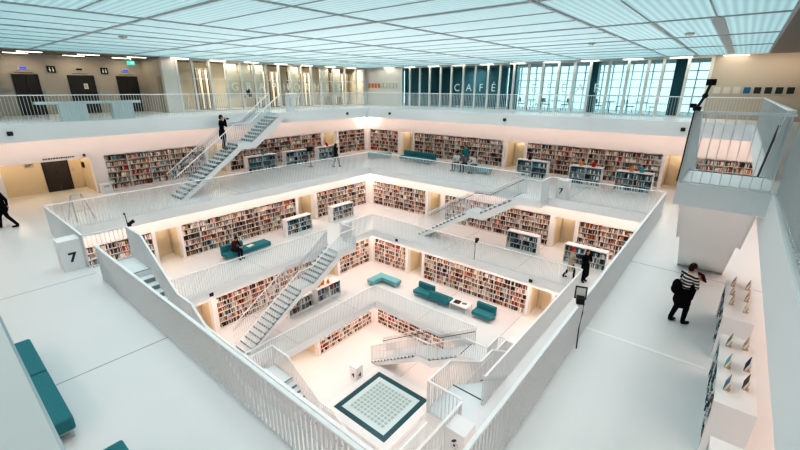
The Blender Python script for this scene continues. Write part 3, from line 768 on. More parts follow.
# ------------------------------------------------------------------ glass platform on the ground floor
def platform():
    t = thing('glass_platform', 'square white platform with dark border and gridded glass top', 'platform', (.88, .75, 0))
    o, f, g = 2.27, 1.84, 1.52; h = .3
    m = MB()
    m.box(-o, o, f, o, 0, h); m.box(-o, o, -o, -f, 0, h); m.box(-o, -f, -f, f, 0, h); m.box(f, o, -f, f, 0, h)
    m.build('rim', 'white_paint', t)
    m = MB(); m.box(-f, f, g, f, 0, h-.03); m.box(-f, f, -f, -g, 0, h-.03); m.box(-f, -g, -g, g, 0, h-.03); m.box(g, f, -g, g, 0, h-.03)
    m.build('border', 'dark_glass_frame', t)
    MB().box(-g, g, -g, g, 0, h-.02).build('top', 'glass_panel', t)
    q = MB(); n = 10; c = 2*(g-.28)/n
    for i in range(n):
        for j in range(n):
            x, y = -g+.28+i*c, -g+.28+j*c
            q.box(x+.035, x+c-.035, y+.035, y+c-.035, h-.025, h-.012)
    q.build('lattice', 'glass_square', t)
platform()

# ------------------------------------------------------------------ seats
def bench(x, y, z, rz, L, label, m='teal_fabric', D=.62, h=.42, back=None, group='upholstered benches', back_len=None):
    t = thing('bench' if not back else 'sofa', label, 'bench' if not back else 'sofa', (x, y, z), rz, group)
    MB().box(-L/2, L/2, -D/2, D/2, .17, h).build('seat', m, t, bevel=.035)
    if back:
        bl = back_len or (-L/2, L/2)
        MB().box(bl[0], bl[1], D/2-.2, D/2, h-.02, h+.36).build('backrest', m, t, bevel=.035)
    MB().box(-L/2+.05, L/2-.05, -D/2+.05, D/2-.05, .13, .17).build('frame', 'steel', t)
    n = max(2, round(L/.9)+1)
    for i in range(n):
        for yy in (-D/2+.07, D/2-.07):
            xx = -L/2+.08+(L-.16)*i/(n-1)
            MB().box(xx-.02, xx+.02, yy-.02, yy+.02, 0, .13).build('leg', 'steel', t)
    return t
bench(-11.74, -1.04, Z[7], PI/2, 1.58, 'farther teal bench along the near left parapet')
bench(-11.74, -2.76, Z[7], PI/2, 1.80, 'middle teal bench along the near left parapet')
bench(-11.38, -5.68, Z[7], PI/2, 1.8, 'nearest teal bench cut off by the bottom edge')
bench(12.9, 11.6, Z[7], -PI/4, 2.0, 'pale bench standing in back corner of the upper gallery', 'pale_teal_fabric')
bench(13.3, 7.9, Z[7], -PI/2, 3.1, 'teal sofa with long backrest on right side of the upper gallery', 'teal_fabric', .8, back=True, group='sofas')
bench(12.7, 2.5, Z[7], -PI/2, 2.6, 'pale bench with a group of seated people on the upper gallery', 'pale_teal_fabric')
bench(-.95, 9.65, Z[6], 0, 2.8, 'teal bench with seated reader on left side of the middle gallery', 'teal_fabric', .75, back=True, group='sofas', back_len=(-1.4, -.1))
def lbench():
    t = thing('corner_bench', 'L-shaped grey teal bench in back corner of the lower gallery', 'bench', (6.7, 6.1, Z[5]), -PI/2)
    prof = [(-.95, -.3), (.3, -.3), (.3, .3), (-.95+.0, .3)]
    m = MB()
    pts = [(-.35, -.9), (.25, -.9), (.25, -.05), (1.55, -.05), (1.55, .55), (-.35, .55)]
    n = len(pts); b = 0
    m.v = [(x, y, .17) for x, y in pts]+[(x, y, .42) for x, y in pts]
    m.f = [tuple(reversed(range(n))), tuple(range(n, 2*n))]+[(i, (i+1) % n, n+(i+1) % n, n+i) for i in range(n)]; m.m = [0]*len(m.f); m.c = [None]*len(m.f)
    m.build('seat', 'pale_teal_fabric', t, bevel=.03)
    MB().box(-.3, .2, -.85, .5, .13, .17).box(.2, 1.5, .0, .5, .13, .17).build('frame', 'steel', t)
    for x, y in ((-.27, -.82), (.17, -.82), (-.27, .47), (1.47, .47), (1.47, .03), (.2, .03)): MB().box(x-.02, x+.02, y-.02, y+.02, 0, .13).build('leg', 'steel', t)
lbench()
bench(7.05, 2.45, Z[5], -PI/2, 1.25, 'teal sofa nearest back corner of the lower gallery', D=.8, back=True, group='sofas')
bench(7.05, 1.12, Z[5], PI/2, 1.35, 'teal sofa turning its back to the void beside the low table', D=.8, back=True, group='sofas')
bench(7.2, -1.85, Z[5], -PI/2, 1.25, 'teal sofa beyond the low table, nearest the lowest stair top', D=.8, back=True, group='sofas')
t = thing('coffee_table', 'low white table with games between teal sofas on lower gallery', 'table', (7.15, -.28, Z[5]))
MB().box(-.4, .4, -.6, .6, .4, .44).build('table_top', 'white_paint', t)
for x in (-.36, .36):
    for y in (-.56, .56): MB().box(x-.02, x+.02, y-.02, y+.02, 0, .4).build('leg', 'white_paint', t)
t = thing('chess_board', 'dark game board lying on low white table', 'board game', (7.12, -.05, Z[5]+.44), .1)
MB().box(-.2, .2, -.2, .2, 0, .02).build('board', 'black', t)
mb = MB()
for i in range(6): mb.tube([(-.15+.06*i, -.12+.05*(i % 4), .02), (-.15+.06*i, -.12+.05*(i % 4), .08)], [.018, .008], 8)
mb.build('piece', 'cloth_grey', t)
t = thing('magazine', 'grey magazine on the low white table beside game board', 'magazine', (7.2, -.5, Z[5]+.44), .4)
MB().box(-.1, .1, -.14, .14, 0, .012).build('cover', 'cloth_grey', t)
t = thing('open_book', 'open white book lying on the bench beside seated reader', 'book', (-.75, 9.6, Z[6]+.425), .2)
MB().quadbox([(-.2, -.14, 0), (0, -.14, .0), (0, .14, .0), (-.2, .14, 0), (-.2, -.14, .02), (0, -.14, .01), (0, .14, .01), (-.2, .14, .02)]).build('left_page', 'paper', t)
MB().quadbox([(0, -.14, 0), (.2, -.14, .0), (.2, .14, .0), (0, .14, 0), (0, -.14, .01), (.2, -.14, .02), (.2, .14, .02), (0, .14, .01)]).build('right_page', 'paper', t)

# A-shaped steel stand and white bin behind the left-hand railing of the upper gallery
t = thing('trestle_stand', 'steel A-shaped stand behind the upper gallery railing near the lifts', 'stand', (-8.0, 10.5, Z[7]), .25)
for q in (-.35, .35):
    MB().tube([(q, -.35, 0), (q*.55, 0, 1.15)], .022).build('leg', 'steel', t); MB().tube([(q, .35, 0), (q*.55, 0, 1.15)], .022).build('leg', 'steel', t)
MB().tube([(-.2, 0, 1.15), (.2, 0, 1.15)], .024).build('top_bar', 'steel', t); MB().tube([(-.3, -.2, .45), (.3, -.2, .45)], .016).build('cross_bar', 'steel', t)
t = thing('waste_bin', 'small white bin against pillar left of upper gallery bookcase', 'bin', (-5.75, 15.1, Z[7]))
MB().box(-.25, .25, -.2, .2, 0, .5).build('body', 'white_paint', t, bevel=.01); MB().box(-.26, .26, -.21, .21, .5, .53).build('lid', 'white_paint', t); MB().box(-.12, .12, -.215, -.205, .36, .46).build('flap', 'frame_grey', t)

t = thing('catalogue_screen', 'black screen on thin pole before the low bookcases, upper gallery', 'screen', (6.55, 12.75, Z[7]))
MB().tube([(0, 0, .03), (0, 0, 1.2)], .018, 8).build('pole', 'dark_metal', t); MB().tube([(0, 0, 0), (0, 0, .03)], .16, 16).build('foot', 'dark_metal', t)
MB().box(-.26, .26, -.03, .03, 1.15, 1.48).build('screen', 'black', t, bevel=.01)
# clamp spotlights on railings
def clamp(x, y, z, rz, label, head=True, cable=(.03, .13), jaws=True):
    t = thing('clamp_spotlight', label, 'spotlight', (x, y, z), rz, 'black clamp spotlights on the railings')
    m = MB().box(-.07, .07, -.06, .06, .003, .035)
    if jaws: m.box(-.07, .07, .042, .06, -.09, .003).box(-.07, .07, -.06, -.042, -.09, .003)
    m.build('clamp', 'black', t)
    MB().tube([(0, 0, .03), (0, 0, .16)], .018).build('pole', 'black', t)
    MB().box(-.08, .08, -.1, .06, .036, .16).build('lamp_body', 'black', t)
    if head:
        R = Matrix.Rotation(-.2, 4, 'X')
        def rb(x0, x1, y0, y1, z0, z1):
            p = [(x0,y0,z0),(x1,y0,z0),(x1,y1,z0),(x0,y1,z0),(x0,y0,z1),(x1,y0,z1),(x1,y1,z1),(x0,y1,z1)]
            return [tuple(R @ Vector(v)+Vector((0, .05, .08))) for v in p]
        m = MB()
        for q in ((-.12, -.095, 0, .03, 0, .28), (.095, .12, 0, .03, 0, .28), (-.12, .12, 0, .03, 0, .025), (-.12, .12, 0, .03, .255, .28)): m.quadbox(rb(*q))
        m.build('shutter_frame', 'black', t); MB().quadbox(rb(-.095, .095, .01, .02, .025, .255)).build('diffuser', 'cloth_white', t)
    if cable: MB().tube([(0, 0, .05), (cable[0], cable[1], .02), (cable[0], cable[1], -.2), (cable[0]-.02, cable[1], -.6), (cable[0], cable[1], -1.12)], .014, 6).build('cable', 'black', t)
clamp(-3.6, -9.30, Z[7]+RH, -1.25, 'black spotlight with square frame clamped on near right railing', cable=(.085, -.028), jaws=False)
clamp(6.90, -1.2, Z[6]+RH, PI/2, 'black spotlight clamped on middle gallery railing below the hanging stairs', False)
t = thing('pole_lamp', 'black thin pole lamp at the outer corner beside number 7 block', 'spotlight', (-7.97, 4.15, Z[7]+1.15))
MB().tube([(0, 0, -.95), (-.05, .03, .35)], .014, 6).build('pole', 'black', t); MB().box(-.05, .05, -.05, .05, -.06, .06).build('clamp', 'black', t)
MB().tube([(.02, 0, .02), (.16, -.03, .1)], [.05, .06], 10).build('lamp_head', 'black', t); MB().ball((-.06, .04, .38), .035).build('tip', 'black', t)
t = thing('camera_rig', 'black camera rig clamped on corner of the square landing railing', 'camera', (-4.06, -10.6, Z[8]+RH+.005))
MB().box(-.1, .1, -.05, .05, 0, .06).build('clamp', 'black', t); MB().tube([(0, 0, .05), (.02, -.06, .22), (.0, -.1, .40)], .02, 8).build('arm', 'dark_metal', t)
MB().box(-.06, .06, -.16, -.04, .37, .46).build('camera_body', 'black', t); MB().ball((.02, -.06, .22), .04).build('joint', 'black', t); MB().box(-.04, .12, .02, .1, .04, .1).build('battery', 'black', t)
MB().tube([(-.06, .02, .02), (-.06, .03, -.4), (-.06, .03, -.8), (-.06, .04, -1.12)], .010, 6).build('cable', 'black', t)

# broad cap on the near left railing of the topmost gallery, just below the viewpoint
cap = thing('rail_cap', 'broad pale cap of the top gallery railing in bottom corner', 'railing cap', (W8-.05, -3.0, Z[8]+RH+.002))
MB().box(-.07, .05, -8.7, 14.6, 0, .012).build('cap_board', 'wall_white', cap)
MB().box(.05, .053, -8.7, 14.6, -.02, .010).build('edge_strip', 'steel', cap)

# ------------------------------------------------------------------ people
def remesh(mb, name, mats, parent, voxel, smooth_it=4):
    me = mb.mesh(name, ['skin'])
    o = bpy.data.objects.new(name, me); COL.objects.link(o)
    r = o.modifiers.new('r', 'REMESH'); r.mode = 'VOXEL'; r.voxel_size = voxel
    s = o.modifiers.new('s', 'SMOOTH'); s.iterations = smooth_it; s.factor = .5
    dg = bpy.context.evaluated_depsgraph_get()
    m2 = bpy.data.meshes.new_from_object(o.evaluated_get(dg)); m2.name = name
    bpy.data.objects.remove(o)
    m2.materials.clear()
    for m in ([mats] if isinstance(mats, str) else mats): m2.materials.append(MATS[m])
    m2.polygons.foreach_set('use_smooth', [True]*len(m2.polygons))
    n = bpy.data.objects.new(name, m2); COL.objects.link(n); n.parent = parent
    return n
def join_extra(o, mb, mats):
    """add small unsmoothed pieces (fingers, eyes, lips) to the body mesh so that the figure stays one mesh"""
    bm = bmesh.new(); bm.from_mesh(o.data); base = len(o.data.materials)
    for m in mats: o.data.materials.append(MATS[m])
    vs = [bm.verts.new(v) for v in mb.v]
    for f, mi in zip(mb.f, mb.m):
        try: fc = bm.faces.new([vs[i] for i in f])
        except ValueError: continue
        fc.material_index = base+mi; fc.smooth = True
    bm.to_mesh(o.data); bm.free()
def V(*a): return Vector(a)
def person(label, loc, rz, J, cloth, voxel=.016, hair='hair_dark', hair_len=0, female=False, scale=1.0, skirt=None, group=None, bag=None, cap_m=None, coat=None, holds=None, sleeves=1.0):
    """J: joints in the person's frame, facing +y"""
    t = thing('person', label, 'person', loc, rz, group); t.scale = (scale,)*3
    pel, chest, neck, head = J['pelvis'], J['chest'], J['neck'], J['head']
    up = (head-neck).normalized(); fwd = J.get('face', V(0, 1, 0)); fwd = (fwd - up*fwd.dot(up)).normalized(); rt = fwd.cross(up)
    R = Matrix((rt, fwd, up)).transposed()
    b = MB()
    b.ball(head+up*.02, .078, .095, .112, rot=R); b.ball(head+fwd*.03-up*.055, .058, .062, .065, rot=R)      # skull and jaw
    b.ball(head+fwd*.098-up*.015, .014, .02, .024, rot=R)                                                    # nose
    for s in (-1, 1): b.ball(head+rt*.08*s-up*.01, .012, .022, .03, rot=R)                                   # ears
    b.limb(neck-up*.04, head-up*.05, .056, .05)
    sh = .175 if not female else .155
    tr = (chest-pel).normalized(); side = J.get('side', V(1, 0, 0))
    Rt = Matrix((side, tr.cross(side)*1.0, tr)).transposed()
    b.ball(chest, .165 if not female else .148, .115, .2, rot=Rt); b.ball((chest*.45+pel*.55), .135 if not female else .118, .1, .2, rot=Rt); b.ball(pel, .155, .118, .13, rot=Rt)
    b.limb(chest+tr*.12, neck, .085, .06)
    for s, n in ((-1, 'l'), (1, 'r')):
        S, E_, W_ = J['sh_'+n], J['el_'+n], J['wr_'+n]
        b.limb(chest+tr*.1, S, .085, .062); b.limb(S, E_, .052, .04); b.limb(E_, W_, .04, .027)
        hd = J.get('hand_'+n, (W_-E_).normalized())
        b.ball(W_+hd*.05, .036, .022, .048, rot=hd.to_track_quat('Z', 'Y').to_matrix())
        Hp, K, An = J['hip_'+n], J['kn_'+n], J['an_'+n]
        b.limb(Hp, K, .085, .056); b.limb(K, K*.6+An*.4, .056, .055); b.limb(K*.6+An*.4, An, .055, .037)
        toe = J.get('toe_'+n, An+V(0, .15, -.05))
        b.limb(An+V(0, 0, -.03), toe, .038, .03)
    body = remesh(b, 'body', 'skin', t, voxel)
    x = MB()
    for s, n in ((-1, 'l'), (1, 'r')):
        E_, W_ = J['el_'+n], J['wr_'+n]; hd = J.get('hand_'+n, (W_-E_).normalized())
        ax = hd.cross(V(0, 0, 1)); ax = ax.normalized() if ax.length > .01 else V(1, 0, 0); nrm = ax.cross(hd).normalized()
        curl = -nrm
        for i, (o_, l_) in enumerate(((-.027, .062), (-.009, .075), (.009, .07), (.026, .056))):
            p0 = W_+hd*.075+ax*o_; p1 = p0+hd*l_*.45+curl*.004; p2 = p1+(hd*.8+curl*.6).normalized()*l_*.33; p3 = p2+(hd*.45+curl*.9).normalized()*l_*.28
            x.tube([p0, p1, p2, p3], [.0092, .0088, .0078, .006], 6)
        th = ax*(-s)
        p0 = W_+hd*.035+th*.026; p1 = p0+(hd*.7+th*.7).normalized()*.035; p2 = p1+(hd*.95+th*.2+curl*.3).normalized()*.028
        x.tube([p0, p1, p2], [.0115, .0098, .007], 6)
    for s in (-1, 1): x.ball(head+fwd*.088+rt*.032*s+up*.018, .011, .006, .007, mi=1, nu=8, nv=6, rot=R); x.ball(head+fwd*.09+rt*.032*s+up*.04, .018, .006, .004, mi=1, nu=8, nv=6, rot=R)
    x.ball(head+fwd*.085-up*.062, .022, .008, .007, mi=2, nu=8, nv=6, rot=R)
    join_extra(body, x, ['skin', 'eye_dark', 'lips'])
    # hair
    hm = MB(); hm.ball(head-fwd*.018+up*.045, .088, .098, .1, rot=R); hm.ball(head-fwd*.045+up*.0, .082, .075, .1, rot=R)
    if hair_len:
        hm.limb(head-fwd*.06, head-fwd*.085-up*hair_len, .075, .05); hm.limb(head-fwd*.03+rt*.06, head-fwd*.05+rt*.075-up*hair_len*.9, .04, .03); hm.limb(head-fwd*.03-rt*.06, head-fwd*.05-rt*.075-up*hair_len*.9, .04, .03)
    remesh(hm, 'hair', cap_m or hair, t, .014, 3)
    top, legs, shoes = cloth
    # top garment
    c = MB()
    c.ball(chest, .18 if not female else .163, .13, .205, rot=Rt); c.ball((chest*.45+pel*.55), .15 if not female else .135, .115, .21, rot=Rt); c.ball(pel+tr*.03, .168, .13, .11, rot=Rt)
    c.limb(chest+tr*.12, neck-tr*.035, .095, .07)
    for n in 'lr':
        S, E_, W_ = J['sh_'+n], J['el_'+n], J['wr_'+n]
        c.limb(chest+tr*.1, S, .095, .074); c.limb(S, S+(E_-S)*min(1, sleeves*2), .066, .054)
        if sleeves > .5: c.limb(E_, E_+(W_-E_)*(sleeves-.5)*1.9, .054, .04)
    if coat:
        c.limb(pel, pel-V(0, 0, coat), .15, .17); c.limb(pel+side*.07, pel+side*.08-V(0, 0, coat), .12, .13); c.limb(pel-side*.07, pel-side*.08-V(0, 0, coat), .12, .13)
    remesh(c, 'coat' if coat else 'shirt', top, t, voxel)
    c = MB(); c.ball(pel, .168, .13, .125, rot=Rt)
    for n in 'lr':
        Hp, K, An = J['hip_'+n], J['kn_'+n], J['an_'+n]
        c.limb(Hp, K, .1, .07); c.limb(K, An+V(0, 0, .03), .07, .055)
    if skirt: c.limb(pel, pel-V(0, 0, skirt), .16, .19); c.limb(pel+side*.05, pel+side*.1-V(0, 0, skirt), .15, .14); c.limb(pel-side*.05, pel-side*.1-V(0, 0, skirt), .15, .14)
    remesh(c, 'trousers' if not skirt else 'skirt', legs, t, voxel)
    for n in 'lr':
        An = J['an_'+n]; toe = J.get('toe_'+n, An+V(0, .15, -.05))
        s_ = MB(); s_.limb(An+V(0, 0, .0), An-V(0, 0, .03), .05, .05); s_.limb(An-V(0, 0, .035), toe, .05, .042)
        remesh(s_, 'shoe', shoes, t, .014, 3)
    return t
def stand(step=0.0, arms='down', lean=0.0, turn=0.0):
    J = dict(pelvis=V(0, 0, .93), chest=V(0, lean*.3, 1.27), neck=V(0, lean*.45, 1.47), head=V(0, lean*.6+.02, 1.6))
    for s, n in ((-1, 'l'), (1, 'r')):
        f = step*s
        J['hip_'+n] = V(.09*s, 0, .9); J['kn_'+n] = V(.095*s, .05+f*.5, .49); J['an_'+n] = V(.1*s, f-.01-abs(f)*.1, .085)
        J['toe_'+n] = J['an_'+n]+V(.02*s, .15, -.045)
        J['sh_'+n] = V(.19*s, lean*.4, 1.4)
        if arms == 'down': J['el_'+n] = V(.24*s, -.03-f*.3+lean*.3, 1.13); J['wr_'+n] = V(.25*s, .06-f*.6+lean*.3, .9)
        elif arms == 'up': J['el_'+n] = V(.25*s, .16+lean*.4, 1.2); J['wr_'+n] = V(.07*s, .26+lean*.5, 1.43)
        elif arms == 'fold': J['el_'+n] = V(.24*s, .06, 1.14); J['wr_'+n] = V(.03*s, .24, 1.18 if n == 'l' else 1.13)
    return J
def sit(lean=.1, arms='book'):
    J = dict(pelvis=V(0, 0, .57), chest=V(0, lean*.6, .91), neck=V(0, lean*1.1, 1.10), head=V(0, lean*1.5+.03, 1.23), face=V(0, 1, -.45))
    for s, n in ((-1, 'l'), (1, 'r')):
        J['hip_'+n] = V(.09*s, .02, .56); J['kn_'+n] = V(.11*s, .46, .54); J['an_'+n] = V(.11*s, .42, .085); J['toe_'+n] = V(.13*s, .57, .04)
        J['sh_'+n] = V(.18*s, lean, 1.03); J['el_'+n] = V(.22*s, lean+.12, .79); J['wr_'+n] = V(.1*s, lean+.33, .78)
    return J
# striped woman on the near right gallery, reading
def face_to(dx, dy): return math.atan2(-dx, dy)
J = stand(.1, 'up', .12); J['face'] = V(0, 1, -.5); J['wr_l'] = V(-.06, .3, 1.25); J['wr_r'] = V(.05, .3, 1.3); J['el_l'] = V(-.24, .1, 1.12); J['el_r'] = V(.24, .12, 1.12)
P1 = person('woman in striped shirt with black bag reading beside the display bookcases', (-.80, -10.99, Z[7]), face_to(.72, -.69), J, ('striped_jersey', 'cloth_black', 'black'), voxel=.012, hair='hair_dark', female=True, sleeves=.42, skirt=.30, scale=.93)
bg = MB(); bg.ball((-.06, -.19, 1.08), .14, .085, .2); bg.ball((-.08, -.19, .97), .135, .085, .13)
remesh(bg, 'backpack', 'cloth_black', P1, .015); MB().tube([(-.12, -.1, 1.3), (-.13, .03, 1.44), (-.13, .13, 1.35), (-.12, .1, 1.1), (-.14, -.12, .98)], .018, 6).build('bag_strap', 'cloth_black', P1, True)
jk = MB(); jk.limb((.02, .12, 1.12), (.03, .13, .72), .1, .09); jk.limb((-.12, .1, 1.1), (-.1, .1, .75), .09, .08); jk.limb((.14, .1, 1.1), (.12, .1, .78), .085, .07)
remesh(jk, 'draped_jacket', 'cloth_black', P1, .015)
bk = tag(MB().box(-.09, .09, -.012, .012, -.12, .12).build('held_book', 'cloth_maroon'), 'dark red book held by the woman in striped shirt', 'book')
c_, s_ = math.cos(P1.rotation_euler.z), math.sin(P1.rotation_euler.z)
bk.location = (-.80-s_*.39, -10.99+c_*.39, Z[7]+1.23); bk.rotation_euler = (.5, 0, P1.rotation_euler.z)
# man in black photographing on the stairs
J = stand(.0, 'up', .05); J['wr_l'] = V(-.06, .22, 1.5); J['wr_r'] = V(.06, .22, 1.5)
zst = Z[7]+13*(Z[8]-Z[7])/24
P2 = person('man in black jacket photographing from upper flight of the back stairs', (-.74, 11.1, zst+.008), face_to(1, -.25), J, ('cloth_black', 'cloth_dark', 'black'), hair='hair_dark', coat=.26, scale=1.1)
cm = thing('camera', 'black camera held up by the man on the stairs', 'camera', (-.74+.35, 11.1-.09, zst+1.69), face_to(1, -.25))
MB().box(-.07, .07, -.03, .03, -.045, .045).build('camera_body', 'black', cm); MB().tube([(0, .03, 0), (0, .1, 0)], .035, 12).build('lens', 'dark_metal', cm)
# walker on the upper gallery
person('person in dark top and grey trousers walking past upper gallery low bookcases', (7.75, 11.25, Z[7]), face_to(1, -.1), stand(.2), ('cloth_dark', 'cloth_grey', 'black'), hair='hair_dark', hair_len=.12, coat=.05)
# person at left edge
person('person in black leaving at left edge of the upper gallery', (-10.28, 11.5, Z[7]), face_to(-.9, .3), stand(.28), ('cloth_black', 'cloth_black', 'black'), coat=.15)
# seated reader
person('seated reader in dark maroon jumper on the teal bench', (-1.8, 9.53, Z[6]), face_to(.35, -1), sit(.16), ('cloth_maroon', 'cloth_dark', 'black'), hair='hair_dark')
# two women walking
person('woman in beige coat and red hat walking on the middle gallery', (7.9, -6.1, Z[6]), face_to(.35, -1), stand(.24), ('cloth_beige', 'cloth_dark', 'black'), female=True, cap_m='cloth_red', coat=.36)
person('woman in long black dress walking behind near right railing', (8.05, -6.75, Z[6]), face_to(-.5, -.6), stand(.06, 'fold'), ('cloth_black', 'cloth_black', 'black'), hair='hair_brown', hair_len=.22, female=True, skirt=.55)
# group at the pale bench
person('seated person in white shirt at left end of the pale bench', (12.55, 3.75, Z[7]), face_to(-1, .1), sit(.1), ('cloth_white', 'cloth_grey', 'black'), hair='hair_brown', hair_len=.1)
person('person in teal top standing behind the pale bench', (13.35, 3.6, Z[7]), face_to(-1, -.1), stand(.03), ('cloth_teal', 'cloth_dark', 'black'), hair='hair_dark')
person('seated person with reddish hair and grey clothes on the pale bench', (12.55, 3.1, Z[7]), face_to(-1, 0), sit(.2), ('cloth_grey', 'cloth_denim', 'black'), hair='hair_brown', hair_len=.15, female=True)
person('seated person in pale shirt bending over at the pale bench', (12.55, 2.3, Z[7]), face_to(-1, .2), sit(.25), ('cloth_white', 'cloth_grey', 'black'), hair='hair_dark')

# ------------------------------------------------------------------ light
def area(name, loc, rot, sx, sy, power, col):
    l = bpy.data.lights.new(name, 'AREA'); l.shape = 'RECTANGLE'; l.size = sx; l.size_y = sy; l.energy = power; l.color = col
    o = bpy.data.objects.new(name, l); COL.objects.link(o); o.location = loc; o.rotation_euler = rot
    return o
WARMC = (1.0, .73, .64)
POW = {7: 4.6, 6: 7.2, 5: 9.2, 4: 10.5}      # watts per metre of light slot
for k in (7, 6, 5, 4):
    for side in 'BEWS':
        lo = A[k] if k in A and k > 4 else 2.0
        zc = Z[k+1]-T[k+1]-.06
        L = 2*B[k]-1.5
        s, d = 0, B[k]-1.0
        x, y = rotp(side, s, d)
        area('slot_light', (x, y, zc), (math.radians(18), 0, ROT[side]), L, .18, POW[k]*L*(2.0 if (k, side) == (7, 'S') else 1), WARMC)
for x in (-9.4, -2.5, 4.4, 11.3):
    for y in (-9.0, -2.2, 4.6, 11.4):
        o = area('floor_fill', (x, y, CEIL-.05), (0, 0, 0), 5.0, 5.0, 60, (1.0, .965, .945)); o.data.spread = math.radians(130)  # unseen fill lamps added under the louvres to brighten the upper floors
for x in (2.5, 7.5, 12.5): area('front_wash', (x, 15.0, CEIL-.05), (math.radians(20), 0, 0), 3.0, .15, 7, (1, .86, .66)).data.spread = math.radians(140)
for y in (12.5, 7.5, 2.5, -2.5, -7.5): area('front_wash', (15.0, y, CEIL-.05), (math.radians(20), 0, -PI/2), 3.0, .15, 4.5, (1, .93, .84)).data.spread = math.radians(140)
area('front_wash', (-1.0, 15.1, CEIL-.05), (math.radians(15), 0, 0), 1.0, .15, 1.2, (1, .86, .7)).data.spread = math.radians(140)
def point(name, loc, power, col, r=.08):
    l = bpy.data.lights.new(name, 'POINT'); l.energy = power; l.color = col; l.shadow_soft_size = r
    o = bpy.data.objects.new(name, l); COL.objects.link(o); o.location = loc
for k, p in ((7, 34), (6, 34), (5, 14), (4, 8)):
    q = B[k]-.55; point('corner_lamp', (q, q, Z[k+1]-T[k+1]-.25), p, (1, .88, .76))
for (k, side), (runs, doors) in RUNS.items():
    for s0, s1 in doors:
        x, y = rotp(side, (s0+s1)/2, B[k]+.95); point('doorway_lamp', (x, y, Z[k]+2.05), 9, (1, .93, .82))
for x in (-9.5, -7.0): point('lobby_lamp', (x, 16.8, Z[7]+2.3), 28, (1, .82, .6))
for x in (-7.5, -5.0, -2.6): area('lift_lamp', (x, 17.6, CEIL-.1), (0, 0, 0), 1.0, .2, 10, (1, .82, .62))
for x in (2, 5.5, 9, 12.5): area('print_room_lamp', (x, 15.62, CEIL-.25), (math.radians(28), 0, 0), 2.6, .2, 9, (1, .93, .80))
for x in (2, 6, 10, 14): area('print_room_lamp', (x, 16.7, CEIL-.1), (math.radians(-12), 0, 0), 3.0, 1.0, 85, (1, .95, .85))
for y in (7, 1, -5): area('cafe_lamp', (18.5, y, CEIL-.1), (0, 0, 0), 2.0, .6, 60, (.8, .95, 1))
area('wall_wash', (14.3, -11.6, CEIL-.1), (0, math.radians(-25), 0), .3, 5.0, 32, (1, .82, .62))
w = bpy.data.worlds.new('sky'); SC.world = w; w.use_nodes = True
bg_ = w.node_tree.nodes['Background']; sk = w.node_tree.nodes.new('ShaderNodeTexSky'); sk.sky_type = 'HOSEK_WILKIE'; sk.turbidity = 6
hs_ = w.node_tree.nodes.new('ShaderNodeMix'); hs_.data_type = 'RGBA'; hs_.inputs[0].default_value = .8; hs_.inputs[7].default_value = (.97, 1.0, 1.0, 1)
w.node_tree.links.new(sk.outputs[0], hs_.inputs[6]); w.node_tree.links.new(hs_.outputs[2], bg_.inputs['Color']); bg_.inputs['Strength'].default_value = 1.6

# ------------------------------------------------------------------ camera
F, CX, CY, CZ = 397.9, -12.0169, -11.1294, 16.6768
yaw, pitch, roll = .687626, -.331203, .004091
fw = V(math.cos(yaw)*math.cos(pitch), math.sin(yaw)*math.cos(pitch), math.sin(pitch)); rt0 = V(math.sin(yaw), -math.cos(yaw), 0); up0 = rt0.cross(fw)
rt = rt0*math.cos(roll)+up0*math.sin(roll); up = -rt0*math.sin(roll)+up0*math.cos(roll)
cd = bpy.data.cameras.new('camera'); cam = bpy.data.objects.new('camera', cd); COL.objects.link(cam)
cam.matrix_world = Matrix(((rt.x, up.x, -fw.x, CX), (rt.y, up.y, -fw.y, CY), (rt.z, up.z, -fw.z, CZ), (0, 0, 0, 1)))
cd.sensor_width = 36; cd.lens = F/800*36; cd.clip_start = .02; cd.clip_end = 300
SC.camera = cam

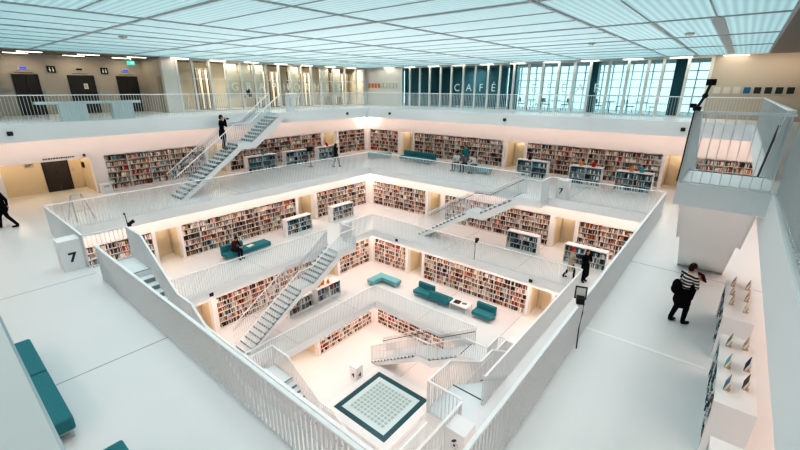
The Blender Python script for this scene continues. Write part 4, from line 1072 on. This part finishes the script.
# ------------------------------------------------------------------ books: the 300 that show largest stand alone, the rest are one mass
bpy.context.view_layer.update()
dg = bpy.context.evaluated_depsgraph_get()
cp = V(CX, CY, CZ)
info = []
for i, (side, s, d, z, x, w, h, dep, fr, c, place) in enumerate(BOOKS):
    px, py = rotp(side, s+x+w/2, d+fr); p = V(px, py, z+h*.6); r = p-cp
    zz = r.dot(fw)
    if zz < .5: info.append(None); continue
    u, v_ = 400+F*r.dot(rt)/zz, 225-F*r.dot(up)/zz
    if not (2 < u < 798 and 2 < v_ < 448): info.append(None); continue
    nx, ny = rotp(side, 0, -1); dist = r.length
    cosf = -(r.x*nx+r.y*ny)/dist
    if cosf <= .03: info.append(None); continue
    info.append((w*h*cosf/dist**2, i, p))
cand = sorted([q for q in info if q], key=lambda q: -q[0])
chosen = []
for a_, i, p in cand[:6000]:
    side = BOOKS[i][0]; nx, ny = rotp(side, 0, -1)
    dirv = (p-cp); L = dirv.length; dirv.normalize()
    org = cp+dirv*.15; vis = True; far = L-.22
    for _ in range(12):
        hit, hl, hn, fi, ho, mt = SC.ray_cast(dg, org, dirv, distance=max(.01, far-(org-cp).length))
        if not hit: break
        if ho.name.startswith('bar_grille') or ho.name.startswith('pane'): org = hl+dirv*.03; continue
        vis = False; break
    if vis: chosen.append(i)
    if len(chosen) >= 300: break
pick_ = set(chosen)
mass = MB()
def book_mesh(mb, w, h, dep, col, ox=0, oy=0, oz=0):
    mb.box(ox, ox+w, oy, oy+dep, oz, oz+h, 0, col)
CACHE = {}
for i, (side, s, d, z, x, w, h, dep, fr, c, place) in enumerate(BOOKS):
    col = PAL[c]; j = random.uniform(.8, 1.15); col = tuple(min(.85, q*j) for q in col)
    if i in pick_:
        X, Y = rotp(side, s+x, d+fr)
        me = MB(); book_mesh(me, w-.002, h, dep, col)
        o = me.build('book', 'book_covers'); o.location = (X, Y, z); o.rotation_euler = (0, 0, ROT[side])
        fx, pt = place
        flip = side == 'S'
        q3 = min(2, int(fx*3+1e-6)); pos3 = ['left end', 'middle', 'right end'][2-q3 if False else q3]
        if '/2' and fx in (0.0, .5) and 'low' in pt or 'display' in pt: pos3 = ['left half', 'right half'][int(fx*2)]
        sz = 'slim ' if w < .03 else ('thick ' if w > .045 else '')
        lab = f'{sz}{c} book, {pos3}, {pt}'
        assert len(lab.split()) <= 16, lab
        tag(o, lab, 'book', f'books, {pos3}, {pt}'[:118])
    else:
        X0, Y0 = rotp(side, s+x, d+fr); X1, Y1 = rotp(side, s+x+w-.002, d+fr+dep)
        mass.box(min(X0, X1), max(X0, X1), min(Y0, Y1), max(Y0, Y1), z, z+h, 0, col)
o = mass.build('shelved_books', 'book_covers'); tag(o, 'all the other small books filling the white shelves', 'books', kind='stuff')
print('BOOKS', len(BOOKS), 'single', len(pick_), 'cand', len(cand))

# ------------------------------------------------------------------ picture settings
SC.view_settings.view_transform = 'Standard'; SC.view_settings.look = 'High Contrast'; SC.view_settings.exposure = 0.06; SC.view_settings.gamma = 1.0
SC.cycles.use_denoising = True; SC.cycles.denoising_prefilter = 'ACCURATE'; SC.cycles.max_bounces = 8; SC.cycles.diffuse_bounces = 5; SC.cycles.transparent_max_bounces = 12
SC.cycles.sample_clamp_indirect = 6; SC.cycles.caustics_reflective = False; SC.cycles.caustics_refractive = False
